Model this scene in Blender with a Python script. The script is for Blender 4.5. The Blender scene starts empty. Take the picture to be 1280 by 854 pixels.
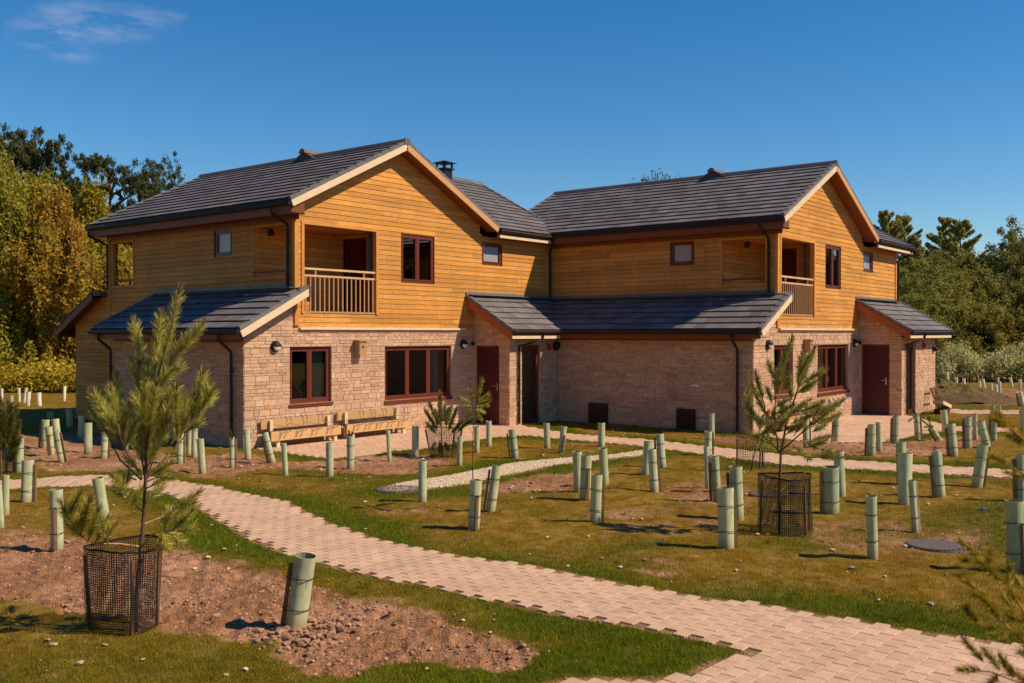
import bpy, math, random
import numpy as np
from math import radians, sin, cos, pi
from mathutils import Vector, Matrix
random.seed(7); rng = np.random.default_rng(7)
S = bpy.context.scene
col = S.collection
# ---------------------------------------------------------------- camera
CX, CY, CZ = -13.6808, -17.0743, 2.4346
YAW, PITCH = 0.6751, -0.0086
F = 1211.8
fwd = Vector((cos(YAW)*cos(PITCH), sin(YAW)*cos(PITCH), sin(PITCH)))
rgt = fwd.cross(Vector((0, 0, 1))).normalized(); upv = rgt.cross(fwd)
CAM = Vector((CX, CY, CZ))
cd = bpy.data.cameras.new('camera'); cam = bpy.data.objects.new('camera', cd); col.objects.link(cam)
cam.matrix_world = Matrix(((rgt.x, upv.x, -fwd.x, CX), (rgt.y, upv.y, -fwd.y, CY), (rgt.z, upv.z, -fwd.z, CZ), (0, 0, 0, 1)))
cd.sensor_width = 36; cd.lens = 36*F/1280; cd.clip_start = 0.05; cd.clip_end = 6000
cd.dof.use_dof = True; cd.dof.focus_distance = 20; cd.dof.aperture_fstop = 4.5
S.camera = cam
# ---------------------------------------------------------------- light
SUN_AZ, SUN_EL = 117.0, 44.5       # direction the light travels (from +X, ccw), elevation of the sun
a = radians(SUN_AZ); e = radians(SUN_EL)
trav = Vector((cos(a)*cos(e), sin(a)*cos(e), -sin(e)))
sl = bpy.data.lights.new('sun', 'SUN'); so = bpy.data.objects.new('sun', sl); col.objects.link(so)
sl.energy = 5.0; sl.angle = radians(0.5); sl.color = (1.0, 0.84, 0.62)
so.rotation_euler = trav.to_track_quat('-Z', 'Y').to_euler(); so.location = (0, -20, 30)
W = bpy.data.worlds.new('World'); S.world = W; W.use_nodes = True
nt = W.node_tree; nt.nodes.clear()
out = nt.nodes.new('ShaderNodeOutputWorld'); bg = nt.nodes.new('ShaderNodeBackground')
sky = nt.nodes.new('ShaderNodeTexSky'); sky.sky_type = 'NISHITA'; sky.sun_disc = False
sky.sun_elevation = e; sky.sun_rotation = math.atan2(-trav.x, -trav.y)
sky.air_density = 1.0; sky.dust_density = 0.0; sky.ozone_density = 4.0; sky.altitude = 0
bg.inputs['Strength'].default_value = 0.10
# a wisp of cloud high on the left, fixed in the sky's own directions
tc = nt.nodes.new('ShaderNodeTexCoord')
def wn(t, **k):
    n = nt.nodes.new(t)
    for q, v in k.items(): setattr(n, q, v)
    return n
def ray(px, py): return (fwd + rgt*((px-640)/F) + upv*(-(py-427)/F))
mapn = wn('ShaderNodeMapping'); nt.links.new(tc.outputs['Generated'], mapn.inputs['Vector'])
mapn.inputs['Scale'].default_value = (9, 9, 30)
nz = wn('ShaderNodeTexNoise'); nz.inputs['Scale'].default_value = 2.2; nz.inputs['Detail'].default_value = 7; nz.inputs['Roughness'].default_value = .62
nt.links.new(mapn.outputs[0], nz.inputs['Vector'])
acc = None
for (px, py, r, st) in ((118, 28, .040, 1.0), (72, 40, .030, .9), (165, 24, .030, .8), (52, 50, .022, .6), (88, 66, .02, .5), (213, 20, .012, .5), (120, 30, .022, .5)):
    d = ray(px, py).normalized()
    sb = wn('ShaderNodeVectorMath', operation='SUBTRACT'); nt.links.new(tc.outputs['Generated'], sb.inputs[0]); sb.inputs[1].default_value = d
    sc = wn('ShaderNodeVectorMath', operation='MULTIPLY'); nt.links.new(sb.outputs[0], sc.inputs[0]); sc.inputs[1].default_value = (1, 1, 3.0)
    ln = wn('ShaderNodeVectorMath', operation='LENGTH'); nt.links.new(sc.outputs[0], ln.inputs[0])
    mr = wn('ShaderNodeMapRange'); nt.links.new(ln.outputs['Value'], mr.inputs['Value']); mr.inputs['From Min'].default_value = 0; mr.inputs['From Max'].default_value = r*1.5
    mr.inputs['To Min'].default_value = st; mr.inputs['To Max'].default_value = 0
    if acc is None: acc = mr.outputs[0]
    else:
        mx = wn('ShaderNodeMath', operation='MAXIMUM'); nt.links.new(acc, mx.inputs[0]); nt.links.new(mr.outputs[0], mx.inputs[1]); acc = mx.outputs[0]
ad = wn('ShaderNodeMath', operation='MULTIPLY_ADD'); nt.links.new(nz.outputs['Fac'], ad.inputs[0]); ad.inputs[1].default_value = 2.4; ad.inputs[2].default_value = -.95
mu = wn('ShaderNodeMath', operation='MULTIPLY', use_clamp=True); nt.links.new(ad.outputs[0], mu.inputs[0]); nt.links.new(acc, mu.inputs[1])
mu2 = wn('ShaderNodeMath', operation='MULTIPLY', use_clamp=True); nt.links.new(mu.outputs[0], mu2.inputs[0]); mu2.inputs[1].default_value = 1.0
mix = wn('ShaderNodeMixRGB'); nt.links.new(mu2.outputs[0], mix.inputs['Fac']); nt.links.new(sky.outputs[0], mix.inputs['Color1']); mix.inputs['Color2'].default_value = (5.6, 5.6, 6.6, 1)
hs = wn('ShaderNodeHueSaturation'); hs.inputs['Saturation'].default_value = 1.35; hs.inputs['Value'].default_value = 1.13; nt.links.new(mix.outputs[0], hs.inputs['Color'])
nt.links.new(hs.outputs[0], bg.inputs['Color']); nt.links.new(bg.outputs[0], out.inputs['Surface'])
S.view_settings.view_transform = 'Standard'; S.view_settings.look = 'None'; S.view_settings.gamma = 1; S.view_settings.exposure = 0.0
S.render.resolution_x = 1024; S.render.resolution_y = 683
# ---------------------------------------------------------------- helpers
def G(px, py, z=0.0):
    d = ray(px, py); t = (z-CZ)/d.z; return Vector((CX+d.x*t, CY+d.y*t, z))
def P(px, py, depth):
    return CAM + ray(px, py)*depth
def depth_of(v): return (Vector(v)-CAM).dot(fwd)
class MB:
    def __init__(s): s.v = []; s.f = []; s.c = []; s.m = []
    def quad(s, a, b, c, d, colr=(1, 1, 1), m=0):
        n = len(s.v); s.v += [tuple(a), tuple(b), tuple(c), tuple(d)]; s.f.append((n, n+1, n+2, n+3)); s.c += [colr]*4; s.m.append(m)
    def poly(s, pts, colr=(1, 1, 1), m=0):
        n = len(s.v); s.v += [tuple(p) for p in pts]; s.f.append(tuple(range(n, n+len(pts)))); s.c += [colr]*len(pts); s.m.append(m)
    def hexa(s, p, colr=(1, 1, 1), m=0):      # p: 8 corners, bottom 4 (ccw) then top 4
        n = len(s.v); s.v += [tuple(q) for q in p]; s.c += [colr]*8
        for f in ((0, 3, 2, 1), (4, 5, 6, 7), (0, 1, 5, 4), (1, 2, 6, 5), (2, 3, 7, 6), (3, 0, 4, 7)):
            s.f.append(tuple(n+i for i in f)); s.m.append(m)
    def box(s, x0, y0, z0, x1, y1, z1, colr=(1, 1, 1), m=0):
        if x0 > x1: x0, x1 = x1, x0
        if y0 > y1: y0, y1 = y1, y0
        if z0 > z1: z0, z1 = z1, z0
        s.hexa([(x0, y0, z0), (x1, y0, z0), (x1, y1, z0), (x0, y1, z0), (x0, y0, z1), (x1, y0, z1), (x1, y1, z1), (x0, y1, z1)], colr, m)
    def beam(s, p0, p1, side, w, up, h, colr=(1, 1, 1), m=0):   # bar p0->p1; w along side, h along up (centred)
        p0 = Vector(p0); p1 = Vector(p1); a = Vector(side)*(w/2); b = Vector(up)*(h/2)
        s.hexa([p0-a-b, p0+a-b, p1+a-b, p1-a-b, p0-a+b, p0+a+b, p1+a+b, p1-a+b], colr, m)
    def tube(s, pts, rad, n=8, colr=(1, 1, 1), m=0, cap=True):
        pts = [Vector(p) for p in pts]; rs = rad if isinstance(rad, (list, tuple)) else [rad]*len(pts)
        base = len(s.v); t0 = (pts[1]-pts[0]).normalized()
        ref = Vector((0, 0, 1)) if abs(t0.z) < .9 else Vector((1, 0, 0))
        for i, p in enumerate(pts):
            t = (pts[min(i+1, len(pts)-1)]-pts[max(i-1, 0)]).normalized()
            u = t.cross(ref).normalized(); w = u.cross(t)
            for k in range(n):
                an = 2*pi*k/n; s.v.append(tuple(p+(u*cos(an)+w*sin(an))*rs[i])); s.c.append(colr)
        for i in range(len(pts)-1):
            for k in range(n):
                k2 = (k+1) % n
                s.f.append((base+i*n+k, base+i*n+k2, base+(i+1)*n+k2, base+(i+1)*n+k)); s.m.append(m)
        if cap:
            s.f.append(tuple(base+k for k in range(n))[::-1]); s.m.append(m)
            s.f.append(tuple(base+(len(pts)-1)*n+k for k in range(n))); s.m.append(m)
    def build(s, name, mats, parent=None, smooth=False, org=None):
        me = bpy.data.meshes.new(name)
        v = s.v
        if org is not None: v = [(x-org[0], y-org[1], z-org[2]) for x, y, z in v]
        me.from_pydata(v, [], s.f)
        for mt in (mats if isinstance(mats, list) else [mats]): me.materials.append(mt)
        if isinstance(mats, list): me.polygons.foreach_set('material_index', s.m)
        ca = me.color_attributes.new('col', 'FLOAT_COLOR', 'POINT')
        arr = np.ones((len(s.v), 4), dtype=np.float32)
        if s.c: arr[:, :3] = np.array(s.c, dtype=np.float32)
        ca.data.foreach_set('color', arr.ravel())
        if smooth: me.polygons.foreach_set('use_smooth', [True]*len(s.f))
        me.update()
        o = bpy.data.objects.new(name, me); col.objects.link(o)
        if org is not None and parent is None: o.location = org
        if parent: o.parent = parent
        return o
def arr_mesh(name, V, k, C, mat, parent=None, smooth=False, org=None):
    """V (N*k,3) soup of k-gons, C (N*k,3) colours"""
    V = np.asarray(V, dtype=np.float32); N = len(V)//k
    if org is not None: V = V-np.array(org, dtype=np.float32)
    me = bpy.data.meshes.new(name); me.vertices.add(len(V)); me.vertices.foreach_set('co', V.ravel())
    me.loops.add(len(V)); me.loops.foreach_set('vertex_index', np.arange(len(V), dtype=np.int32))
    me.polygons.add(N); me.polygons.foreach_set('loop_start', np.arange(0, N*k, k, dtype=np.int32)); me.polygons.foreach_set('loop_total', np.full(N, k, dtype=np.int32))
    me.materials.append(mat); me.update(calc_edges=True)
    ca = me.color_attributes.new('col', 'FLOAT_COLOR', 'POINT'); A = np.ones((len(V), 4), dtype=np.float32); A[:, :3] = C; ca.data.foreach_set('color', A.ravel())
    if smooth: me.polygons.foreach_set('use_smooth', np.ones(N, dtype=bool))
    o = bpy.data.objects.new(name, me); col.objects.link(o)
    if parent: o.parent = parent
    elif org is not None: o.location = org
    return o
def empty(name, loc, label, cat, group=None):
    o = bpy.data.objects.new(name, None); col.objects.link(o); o.location = loc; o.empty_display_size = .2
    return tag(o, label, cat, group)
def tag(o, label, cat, group=None, kind=None):
    o['label'] = label; o['category'] = cat
    if group: o['group'] = group
    if kind: o['kind'] = kind
    return o
def struct(o): o['kind'] = 'structure'; return o
# ---------------------------------------------------------------- materials
def mat(name, base=(.5, .5, .5), rough=.7, spec=.3, attr=False, noise=None, bump=None, metal=0, hsv=None, trans=0):
    """noise: list of (scale xyz, amount, detail) brightness variation in object space; bump: (scale xyz, strength, dist)"""
    m = bpy.data.materials.new(name); m.use_nodes = True; t = m.node_tree; b = t.nodes['Principled BSDF']
    b.inputs['Roughness'].default_value = rough; b.inputs['Specular IOR Level'].default_value = spec; b.inputs['Metallic'].default_value = metal
    N = t.nodes.new; L = t.links.new
    geo = N('ShaderNodeNewGeometry')
    rgb = N('ShaderNodeRGB'); rgb.outputs[0].default_value = (*base, 1); cur = rgb.outputs[0]
    if attr:
        at = N('ShaderNodeVertexColor'); at.layer_name = 'col'
        mm = N('ShaderNodeMixRGB'); mm.blend_type = 'MULTIPLY'; mm.inputs[0].default_value = 1; L(cur, mm.inputs[1]); L(at.outputs[0], mm.inputs[2]); cur = mm.outputs[0]
    for (sc, amt, det) in (noise or []):
        mp = N('ShaderNodeMapping'); mp.inputs['Scale'].default_value = sc; L(geo.outputs['Position'], mp.inputs[0])
        n = N('ShaderNodeTexNoise'); n.inputs['Scale'].default_value = 1; n.inputs['Detail'].default_value = det; n.inputs['Roughness'].default_value = .6; L(mp.outputs[0], n.inputs['Vector'])
        r = N('ShaderNodeMapRange'); r.inputs['From Min'].default_value = .3; r.inputs['From Max'].default_value = .7; r.inputs['To Min'].default_value = 1-amt; r.inputs['To Max'].default_value = 1+amt
        L(n.outputs['Fac'], r.inputs[0])
        mm = N('ShaderNodeMixRGB'); mm.blend_type = 'MULTIPLY'; mm.inputs[0].default_value = 1; L(cur, mm.inputs[1]); L(r.outputs[0], mm.inputs[2]); cur = mm.outputs[0]
    L(cur, b.inputs['Base Color'])
    if bump:
        mp = N('ShaderNodeMapping'); mp.inputs['Scale'].default_value = bump[0]; L(geo.outputs['Position'], mp.inputs[0])
        n = N('ShaderNodeTexNoise'); n.inputs['Scale'].default_value = 1; n.inputs['Detail'].default_value = 5; L(mp.outputs[0], n.inputs['Vector'])
        bp = N('ShaderNodeBump'); bp.inputs['Strength'].default_value = bump[1]; bp.inputs['Distance'].default_value = bump[2]
        L(n.outputs['Fac'], bp.inputs['Height']); L(bp.outputs[0], b.inputs['Normal'])
    if trans:
        tr = N('ShaderNodeBsdfTranslucent'); L(cur, tr.inputs['Color']); mx = N('ShaderNodeMixShader'); mx.inputs[0].default_value = trans
        L(b.outputs[0], mx.inputs[1]); L(tr.outputs[0], mx.inputs[2]); L(mx.outputs[0], t.nodes['Material Output'].inputs['Surface'])
    return m
M = {}
M['timber'] = mat('larch_cladding', (.645, .290, .068), .7, .12, True, [((1.6, 1.6, 26), .14, 5), ((7, 7, 60), .16, 4), ((.5, .5, .4), .12, 3), ((6, 6, .5), .05, 3)], ((5, 5, 90), .25, .004))
M['palewood'] = mat('pale_planed_wood', (.80, .60, .38), .6, .25, True, [((3, 3, 12), .08, 4)])
M['brownwood'] = mat('brown_stained_wood', (.22, .065, .022), .55, .3, True, [((3, 3, 20), .12, 4)])
M['rail'] = mat('oiled_rail', (.46, .25, .115), .6, .25, True, [((3, 3, 12), .1, 4)])
M['frame'] = mat('red_brown_frame', (.155, .034, .016), .4, .4, True, [((4, 4, 9), .08, 3)])
M['door'] = mat('maroon_door', (.085, .012, .012), .45, .4, True, [((2, 2, 6), .06, 3)])
M['stone'] = mat('pink_sandstone', (1, 1, 1), .9, .15, True, [((9, 9, 14), .13, 6), ((45, 45, 60), .12, 4), ((.7, .7, .9), .08, 3)], ((28, 28, 40), .7, .012))
M['tile'] = mat('concrete_roof_tile', (.175, .153, .150), .7, .25, True, [((1.2, 1.2, 1.2), .14, 5), ((30, 30, 30), .14, 3)], ((60, 60, 60), .3, .003))
M['lead'] = mat('grey_flashing', (.16, .16, .18), .5, .5, False, [((4, 4, 4), .1, 3)])
M['black'] = mat('black_plastic', (.02, .016, .015), .45, .25)
M['pipe'] = mat('brown_black_pipe', (.035, .015, .014), .45, .3)
M['metal'] = mat('galvanised_metal', (.55, .55, .55), .35, .5, metal=1)
M['redplastic'] = mat('red_plastic', (.45, .02, .02), .4, .5)
M['white'] = mat('white_plastic', (.8, .8, .78), .4, .5)
M['room'] = mat('room_surface', (.20, .17, .14), .9, .1)
M['blind'] = mat('frosted_film', (.36, .355, .39), .25, .6)
M['curtain'] = mat('pale_curtain', (.5, .47, .40), .9, .1)
M['lens'] = mat('lamp_lens', (.75, .76, .78), .25, .6)
M['paver'] = mat('buff_block_paver', (.61, .385, .25), .9, .1, True, [((1.3, 1.3, 1.3), .10, 4), ((6, 6, 6), .10, 5), ((60, 60, 60), .10, 3)], ((90, 90, 90), .4, .003))
M['joint'] = mat('paver_bedding', (.24, .15, .09), .95, .1, False, [((20, 20, 20), .3, 5)], ((60, 60, 60), .6, .01))
M['gravel'] = mat('pale_limestone_chip', (.68, .57, .43), .9, .2, True)
M['clod'] = mat('clod_soil', (1, 1, 1), .95, .1, True, [((25, 25, 25), .2, 4)], ((60, 60, 60), .5, .01))
M['guard'] = mat('pale_green_plastic', (.56, .60, .35), .45, .35, True, [((5, 5, 3), .12, 3), ((22, 22, 9), .12, 4)], None, trans=.07)
M['stake'] = mat('stake_softwood', (.30, .175, .085), .8, .2, True, [((20, 20, 4), .25, 4)])
M['net'] = mat('black_plastic_net', (.018, .017, .016), .5, .4)
M['bark'] = mat('bark', (.13, .085, .055), .9, .1, True, [((9, 9, 2.5), .35, 5)], ((25, 25, 8), .8, .02))
M['leaf'] = mat('leaf', (1, 1, 1), .7, .12, True, None, None, trans=.40)
M['needle'] = mat('needle', (1, 1, 1), .55, .25, True, None, None, trans=.25)
M['grass'] = mat('grass_blade', (1, 1, 1), .8, .04, True, None, None, trans=.25)
def add_knots(m):
    t = m.node_tree; N = t.nodes.new; L = t.links.new; b = t.nodes['Principled BSDF']; src = b.inputs['Base Color'].links[0].from_socket
    geo = N('ShaderNodeNewGeometry'); mp = N('ShaderNodeMapping'); mp.inputs['Scale'].default_value = (2.6, 2.6, 7.5); L(geo.outputs['Position'], mp.inputs[0])
    v = N('ShaderNodeTexVoronoi'); v.inputs['Scale'].default_value = 1.0; L(mp.outputs[0], v.inputs['Vector'])
    r = N('ShaderNodeMapRange'); r.inputs['From Min'].default_value = .05; r.inputs['From Max'].default_value = .13; r.inputs['To Min'].default_value = .45; r.inputs['To Max'].default_value = 1; L(v.outputs['Distance'], r.inputs[0])
    mm = N('ShaderNodeMixRGB'); mm.blend_type = 'MULTIPLY'; mm.inputs[0].default_value = 1; L(src, mm.inputs[1]); L(r.outputs[0], mm.inputs[2]); L(mm.outputs[0], b.inputs['Base Color'])
add_knots(M['timber'])
def glass_mat(name, tint=(.55, .6, .6), refl=1.0):
    m = bpy.data.materials.new(name); m.use_nodes = True; t = m.node_tree; t.nodes.clear(); N = t.nodes.new; L = t.links.new
    o = N('ShaderNodeOutputMaterial'); tr = N('ShaderNodeBsdfTransparent'); tr.inputs[0].default_value = (*tint, 1)
    gl = N('ShaderNodeBsdfGlossy'); gl.inputs['Roughness'].default_value = .01; fr = N('ShaderNodeFresnel'); fr.inputs['IOR'].default_value = 1.55
    mu = N('ShaderNodeMath'); mu.operation = 'MULTIPLY'; mu.inputs[1].default_value = 2.6*refl; mu.use_clamp = True; L(fr.outputs[0], mu.inputs[0])
    mx = N('ShaderNodeMixShader'); L(mu.outputs[0], mx.inputs[0]); L(tr.outputs[0], mx.inputs[1]); L(gl.outputs[0], mx.inputs[2]); L(mx.outputs[0], o.inputs[0])
    return m
M['glass'] = glass_mat('window_glass')
# ---------------------------------------------------------------- ground zoning
def gp(*pts): return np.array([G(x, y)[:2] for x, y in pts])
def inpoly(x, y, poly):
    r = np.zeros(x.shape, bool); n = len(poly)
    for i in range(n):
        x1, y1 = poly[i]; x2, y2 = poly[(i+1) % n]
        c = ((y1 > y) != (y2 > y)); 
        with np.errstate(divide='ignore', invalid='ignore'): xi = (x2-x1)*(y-y1)/(y2-y1+1e-12)+x1
        r ^= c & (x < xi)
    return r
def dpoly(x, y, poly):
    d = np.full(x.shape, 1e9); n = len(poly)
    for i in range(n):
        x1, y1 = poly[i]; x2, y2 = poly[(i+1) % n]; dx, dy = x2-x1, y2-y1; L = dx*dx+dy*dy+1e-9
        t = np.clip(((x-x1)*dx+(y-y1)*dy)/L, 0, 1); d = np.minimum(d, np.hypot(x-x1-t*dx, y-y1-t*dy))
    return d
def sdist(x, y, poly): return np.where(inpoly(x, y, poly), -1, 1)*dpoly(x, y, poly)
PATH = gp((-60, 606), (12, 601), (47, 599), (88, 596.4), (141, 595), (185, 597), (231, 604), (262, 609), (309, 618.8), (358, 630), (403, 654), (475, 677.6), (525, 688.6), (594, 701), (669, 710.4), (725, 723), (800, 737), (875, 749.5), (964, 760.4), (1042, 774.5), (1130, 790), (1199, 801), (1280, 812), (1500, 850),
          (1800, 1300), (300, 1300), (520, 880), (725, 853.5), (800, 852.6), (865.6, 848), (890.6, 834), (943.8, 817), (887.5, 802.6), (831, 790), (737.5, 774.5), (675, 765), (640, 757), (569, 740), (500, 727.6), (406, 707), (362, 693), (322, 677.6), (281, 654), (237.5, 627.6), (200, 616), (144, 609), (115, 608), (47, 609.7), (12, 612.8), (-60, 620))
PATIO_L = gp((314, 561), (340, 564.6), (380, 570), (405, 573), (417.5, 573.8), (458, 570), (489, 564.7), (514, 563), (536, 561), (582, 551.6), (614.7, 548), (635, 546), (653.8, 545), (707, 550), (779, 556), (832, 562.5), (913, 573.4), (980, 582), (1055, 586.5), (1150, 592), (1270, 599), (1400, 606),
             (1400, 597), (1270, 589), (1150, 582.5), (1055, 576), (980, 570), (919, 562.5), (872.5, 557.8), (803.8, 550), (716, 543.8), (650.6, 532.8), (640, 531.4), (576, 527), (560, 531), (307, 563))
PATIO_R = gp((944, 545), (975, 549), (1000, 552), (1043, 554), (1085, 554), (1115, 552), (1140, 545), (1165, 541), (1190, 540), (1290, 541), (1400, 541), (1400, 536), (1290, 536.5), (1190, 534), (1160, 527), (1145, 522), (1126, 519), (1066, 517), (943, 549))
TRACK = gp((1160, 517), (1290, 519), (1420, 519), (1420, 514), (1290, 514), (1160, 512))
GRAVEL = gp((474, 612), (505, 604), (530, 600), (560, 596), (600, 588), (640, 580), (700, 574), (760, 570), (803, 564), (806, 570), (740, 577), (690, 583), (650, 592), (620, 597), (585, 606), (540, 612), (500, 617), (480, 616))
SOIL = [(gp((-60, 690), (20, 676), (90, 672), (110, 690), (150, 700), (215, 694), (270, 700), (340, 716), (400, 732), (470, 746), (540, 768), (600, 795), (645, 822), (620, 838), (560, 818), (480, 828), (440, 842), (380, 822), (290, 795), (200, 790), (100, 762), (0, 748), (-60, 760)), .12),
        (gp((20, 545), (110, 538), (180, 560), (230, 574), (200, 585), (120, 592), (60, 590), (28, 575)), .25), (gp((210, 572), (300, 566), (345, 575), (330, 590), (260, 600), (215, 592)), .3),
        (gp((300, 576), (360, 578), (430, 576), (470, 570), (535, 570), (560, 580), (520, 594), (480, 596), (430, 592), (380, 588), (320, 588)), .15),
        (gp((600, 610), (650, 598), (720, 592), (735, 606), (700, 616), (640, 618)), .3), (gp((820, 612), (900, 600), (940, 612), (930, 632), (860, 634)), .5),
        (gp((985, 552), (1060, 553), (1140, 553), (1220, 545), (1235, 556), (1150, 572), (1060, 570), (990, 564)), .15),
        (gp((1000, 655), (1110, 650), (1215, 655), (1260, 680), (1200, 700), (1100, 690), (1010, 680)), .75), (gp((868, 545), (950, 546), (950, 556), (880, 552)), .3),
        (gp((1180, 505), (1250, 508), (1300, 505), (1300, 486), (1200, 486)), .6), (gp((720, 640), (860, 634), (930, 650), (900, 668), (760, 668)), .9), (gp((-60, 640), (-5, 650), (60, 668), (20, 676), (-60, 682)), .7)]
def fbm(x, y, s, seed=0, oct=4):
    """cheap value noise"""
    r = np.zeros_like(x, dtype=float); amp = .5; f = 1.0/s
    for o in range(oct):
        xi = np.floor(x*f).astype(np.int64); yi = np.floor(y*f).astype(np.int64); u = x*f-xi; v = y*f-yi
        u = u*u*(3-2*u); v = v*v*(3-2*v)
        def h(i, j):
            n = (i*374761393+j*668265263+(seed+o)*974634777) & 0x7fffffff
            n = ((n ^ (n >> 13))*1274126177) & 0x7fffffff
            return ((n ^ (n >> 16)) & 0xffff)/65535.0
        r += amp*((h(xi, yi)*(1-u)+h(xi+1, yi)*u)*(1-v)+(h(xi, yi+1)*(1-u)+h(xi+1, yi+1)*u)*v); amp *= .5; f *= 2.03
    return r/(1-.5**oct)
def zones(x, y):
    """green, soil, paved amounts 0..1"""
    n1 = fbm(x, y, 1.4, 3); n2 = fbm(x, y, .35, 9); n3 = fbm(x, y, 5, 21)
    dp = np.minimum(np.minimum(sdist(x, y, PATH), sdist(x, y, PATIO_L)), np.minimum(sdist(x, y, PATIO_R), sdist(x, y, GRAVEL)))
    r = np.hypot(x-CX, y-CY)
    wdt = np.where(r < 16, .75, .55)
    green = np.clip(1.35-(dp+(n1-.5)*1.5)/wdt, 0, 1)
    green = np.maximum(green, np.clip((n3-.52)*4+(n1-.5)*2.5, 0, .75))
    # foreground lawn is fairly green
    fgd = np.clip((9.0-r)/2.0, 0, 1); green = np.maximum(green, fgd*np.clip(.75+(n1-.5)*1.6, 0, 1))
    soil = np.zeros_like(x)
    for poly, soft in SOIL:
        sd = sdist(x, y, poly); k = 1-soft
        soil = np.maximum(soil, np.clip(.5-(sd+(n2-.5)*.5+(n1-.5)*.5)/.12, 0, 1)*np.clip(k+(n2-.5)*(2.2*soft)+.15, 0, 1))
    soil = np.maximum(soil, np.clip((n2-.66)*7, 0, 1)*np.clip((n1-.5)*6, 0, .7)*(dp > .5))
    soil = np.maximum(soil, np.clip((.09-dp)/.05, 0, 1)*np.clip(.55+(n2-.4)*2.5, .15, .9))
    green = green*(1-soil)
    return green, soil, dp
def gheight(x, y):
    g, s, dp = zones(x, y)
    h = (fbm(x, y, .9, 31)-.5)*.05+s*(fbm(x, y, .09, 41, 3)-.5)*.085+s*(fbm(x, y, .3, 44, 2)-.45)*.05
    h += (1-s)*((fbm(x, y, .08, 51, 2)-.5)*.014+(fbm(x, y, .22, 53, 2)-.5)*.03*(1-g))
    k = np.clip((dp-.0)/.25, 0, 1)
    return h*k+(1-k)*np.where(dp > -.13, .014, -.012)-.006+.018*k*(1-s), g, s, dp
def gcolor(g, s, x, y):
    n = fbm(x, y, .22, 61); m = fbm(x, y, .9, 71)
    gr = np.array([.085, .092, .004]); dry = np.array([.20, .108, .006]); dry2 = np.array([.31, .185, .035]); so = np.array([.33, .155, .075]); so2 = np.array([.50, .265, .15])
    d = dry+(dry2-dry)*np.clip((n-.35)*2.2, 0, 1)[..., None]
    c = d+(gr-d)*np.clip(g, 0, 1)[..., None]
    sc = so+(so2-so)*np.clip((m-.35)*2+(n-.5), 0, 1)[..., None]
    return c+(sc-c)*s[..., None]
def make_ground():
    yaw0 = YAW
    ang = np.concatenate([np.arange(-180, -38, 4.0), np.arange(-38, 38, .11), np.arange(38, 180, 4.0)])
    ang = np.radians(ang)+yaw0
    rr = [.6, 1.5, 2.5]; r = 3.4
    while r < 60: rr.append(r); r *= 1.0048
    while r < 5000: rr.append(r); r *= 1.06
    rr = np.array(rr); A, R = np.meshgrid(ang, rr)
    X = CX+R*np.cos(A); Y = CY+R*np.sin(A)
    H = np.zeros_like(X); C = np.zeros(X.shape+(3,))
    near = R < 90
    h, g, s, dp = gheight(X[near], Y[near]); H[near] = h; C[near] = gcolor(g, s, X[near], Y[near])
    C[~near] = gcolor(np.full((~near).sum(), .35), np.zeros((~near).sum()), X[~near], Y[~near])
    H[R > 60] = 0
    nr, na = X.shape
    V = np.stack([X, Y, H], -1).reshape(-1, 3); V = np.vstack([[[CX, CY, 0]], V])
    CC = np.vstack([[[.1, .1, .03]], C.reshape(-1, 3)])
    idx = (np.arange(nr*na).reshape(nr, na)+1)
    a0 = idx[:-1, :]; b0 = np.roll(idx, -1, 1)[:-1, :]; c0 = np.roll(idx, -1, 1)[1:, :]; d0 = idx[1:, :]
    Q = np.stack([a0, b0, c0, d0], -1).reshape(-1, 4)
    T = np.stack([np.zeros(na, int), idx[0], np.roll(idx[0], -1)], -1)
    me = bpy.data.meshes.new('ground'); me.vertices.add(len(V)); me.vertices.foreach_set('co', V.astype(np.float32).ravel())
    loops = np.concatenate([Q.ravel(), T.ravel()]).astype(np.int32); me.loops.add(len(loops)); me.loops.foreach_set('vertex_index', loops)
    ls = np.concatenate([np.arange(len(Q))*4, len(Q)*4+np.arange(len(T))*3]).astype(np.int32); lt = np.concatenate([np.full(len(Q), 4), np.full(len(T), 3)]).astype(np.int32)
    me.polygons.add(len(ls)); me.polygons.foreach_set('loop_start', ls); me.polygons.foreach_set('loop_total', lt); me.polygons.foreach_set('use_smooth', np.ones(len(ls), bool))
    me.update(calc_edges=True)
    ca = me.color_attributes.new('col', 'FLOAT_COLOR', 'POINT'); AA = np.ones((len(V), 4), np.float32); AA[:, :3] = CC; ca.data.foreach_set('color', AA.ravel())
    me.materials.append(mat('turf_and_soil', (1, 1, 1), .95, .08, True, [((9, 9, 9), .34, 7), ((60, 60, 60), .34, 4)], ((50, 50, 50), 1.0, .03)))
    o = bpy.data.objects.new('ground', me); col.objects.link(o); struct(o)
make_ground()
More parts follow.
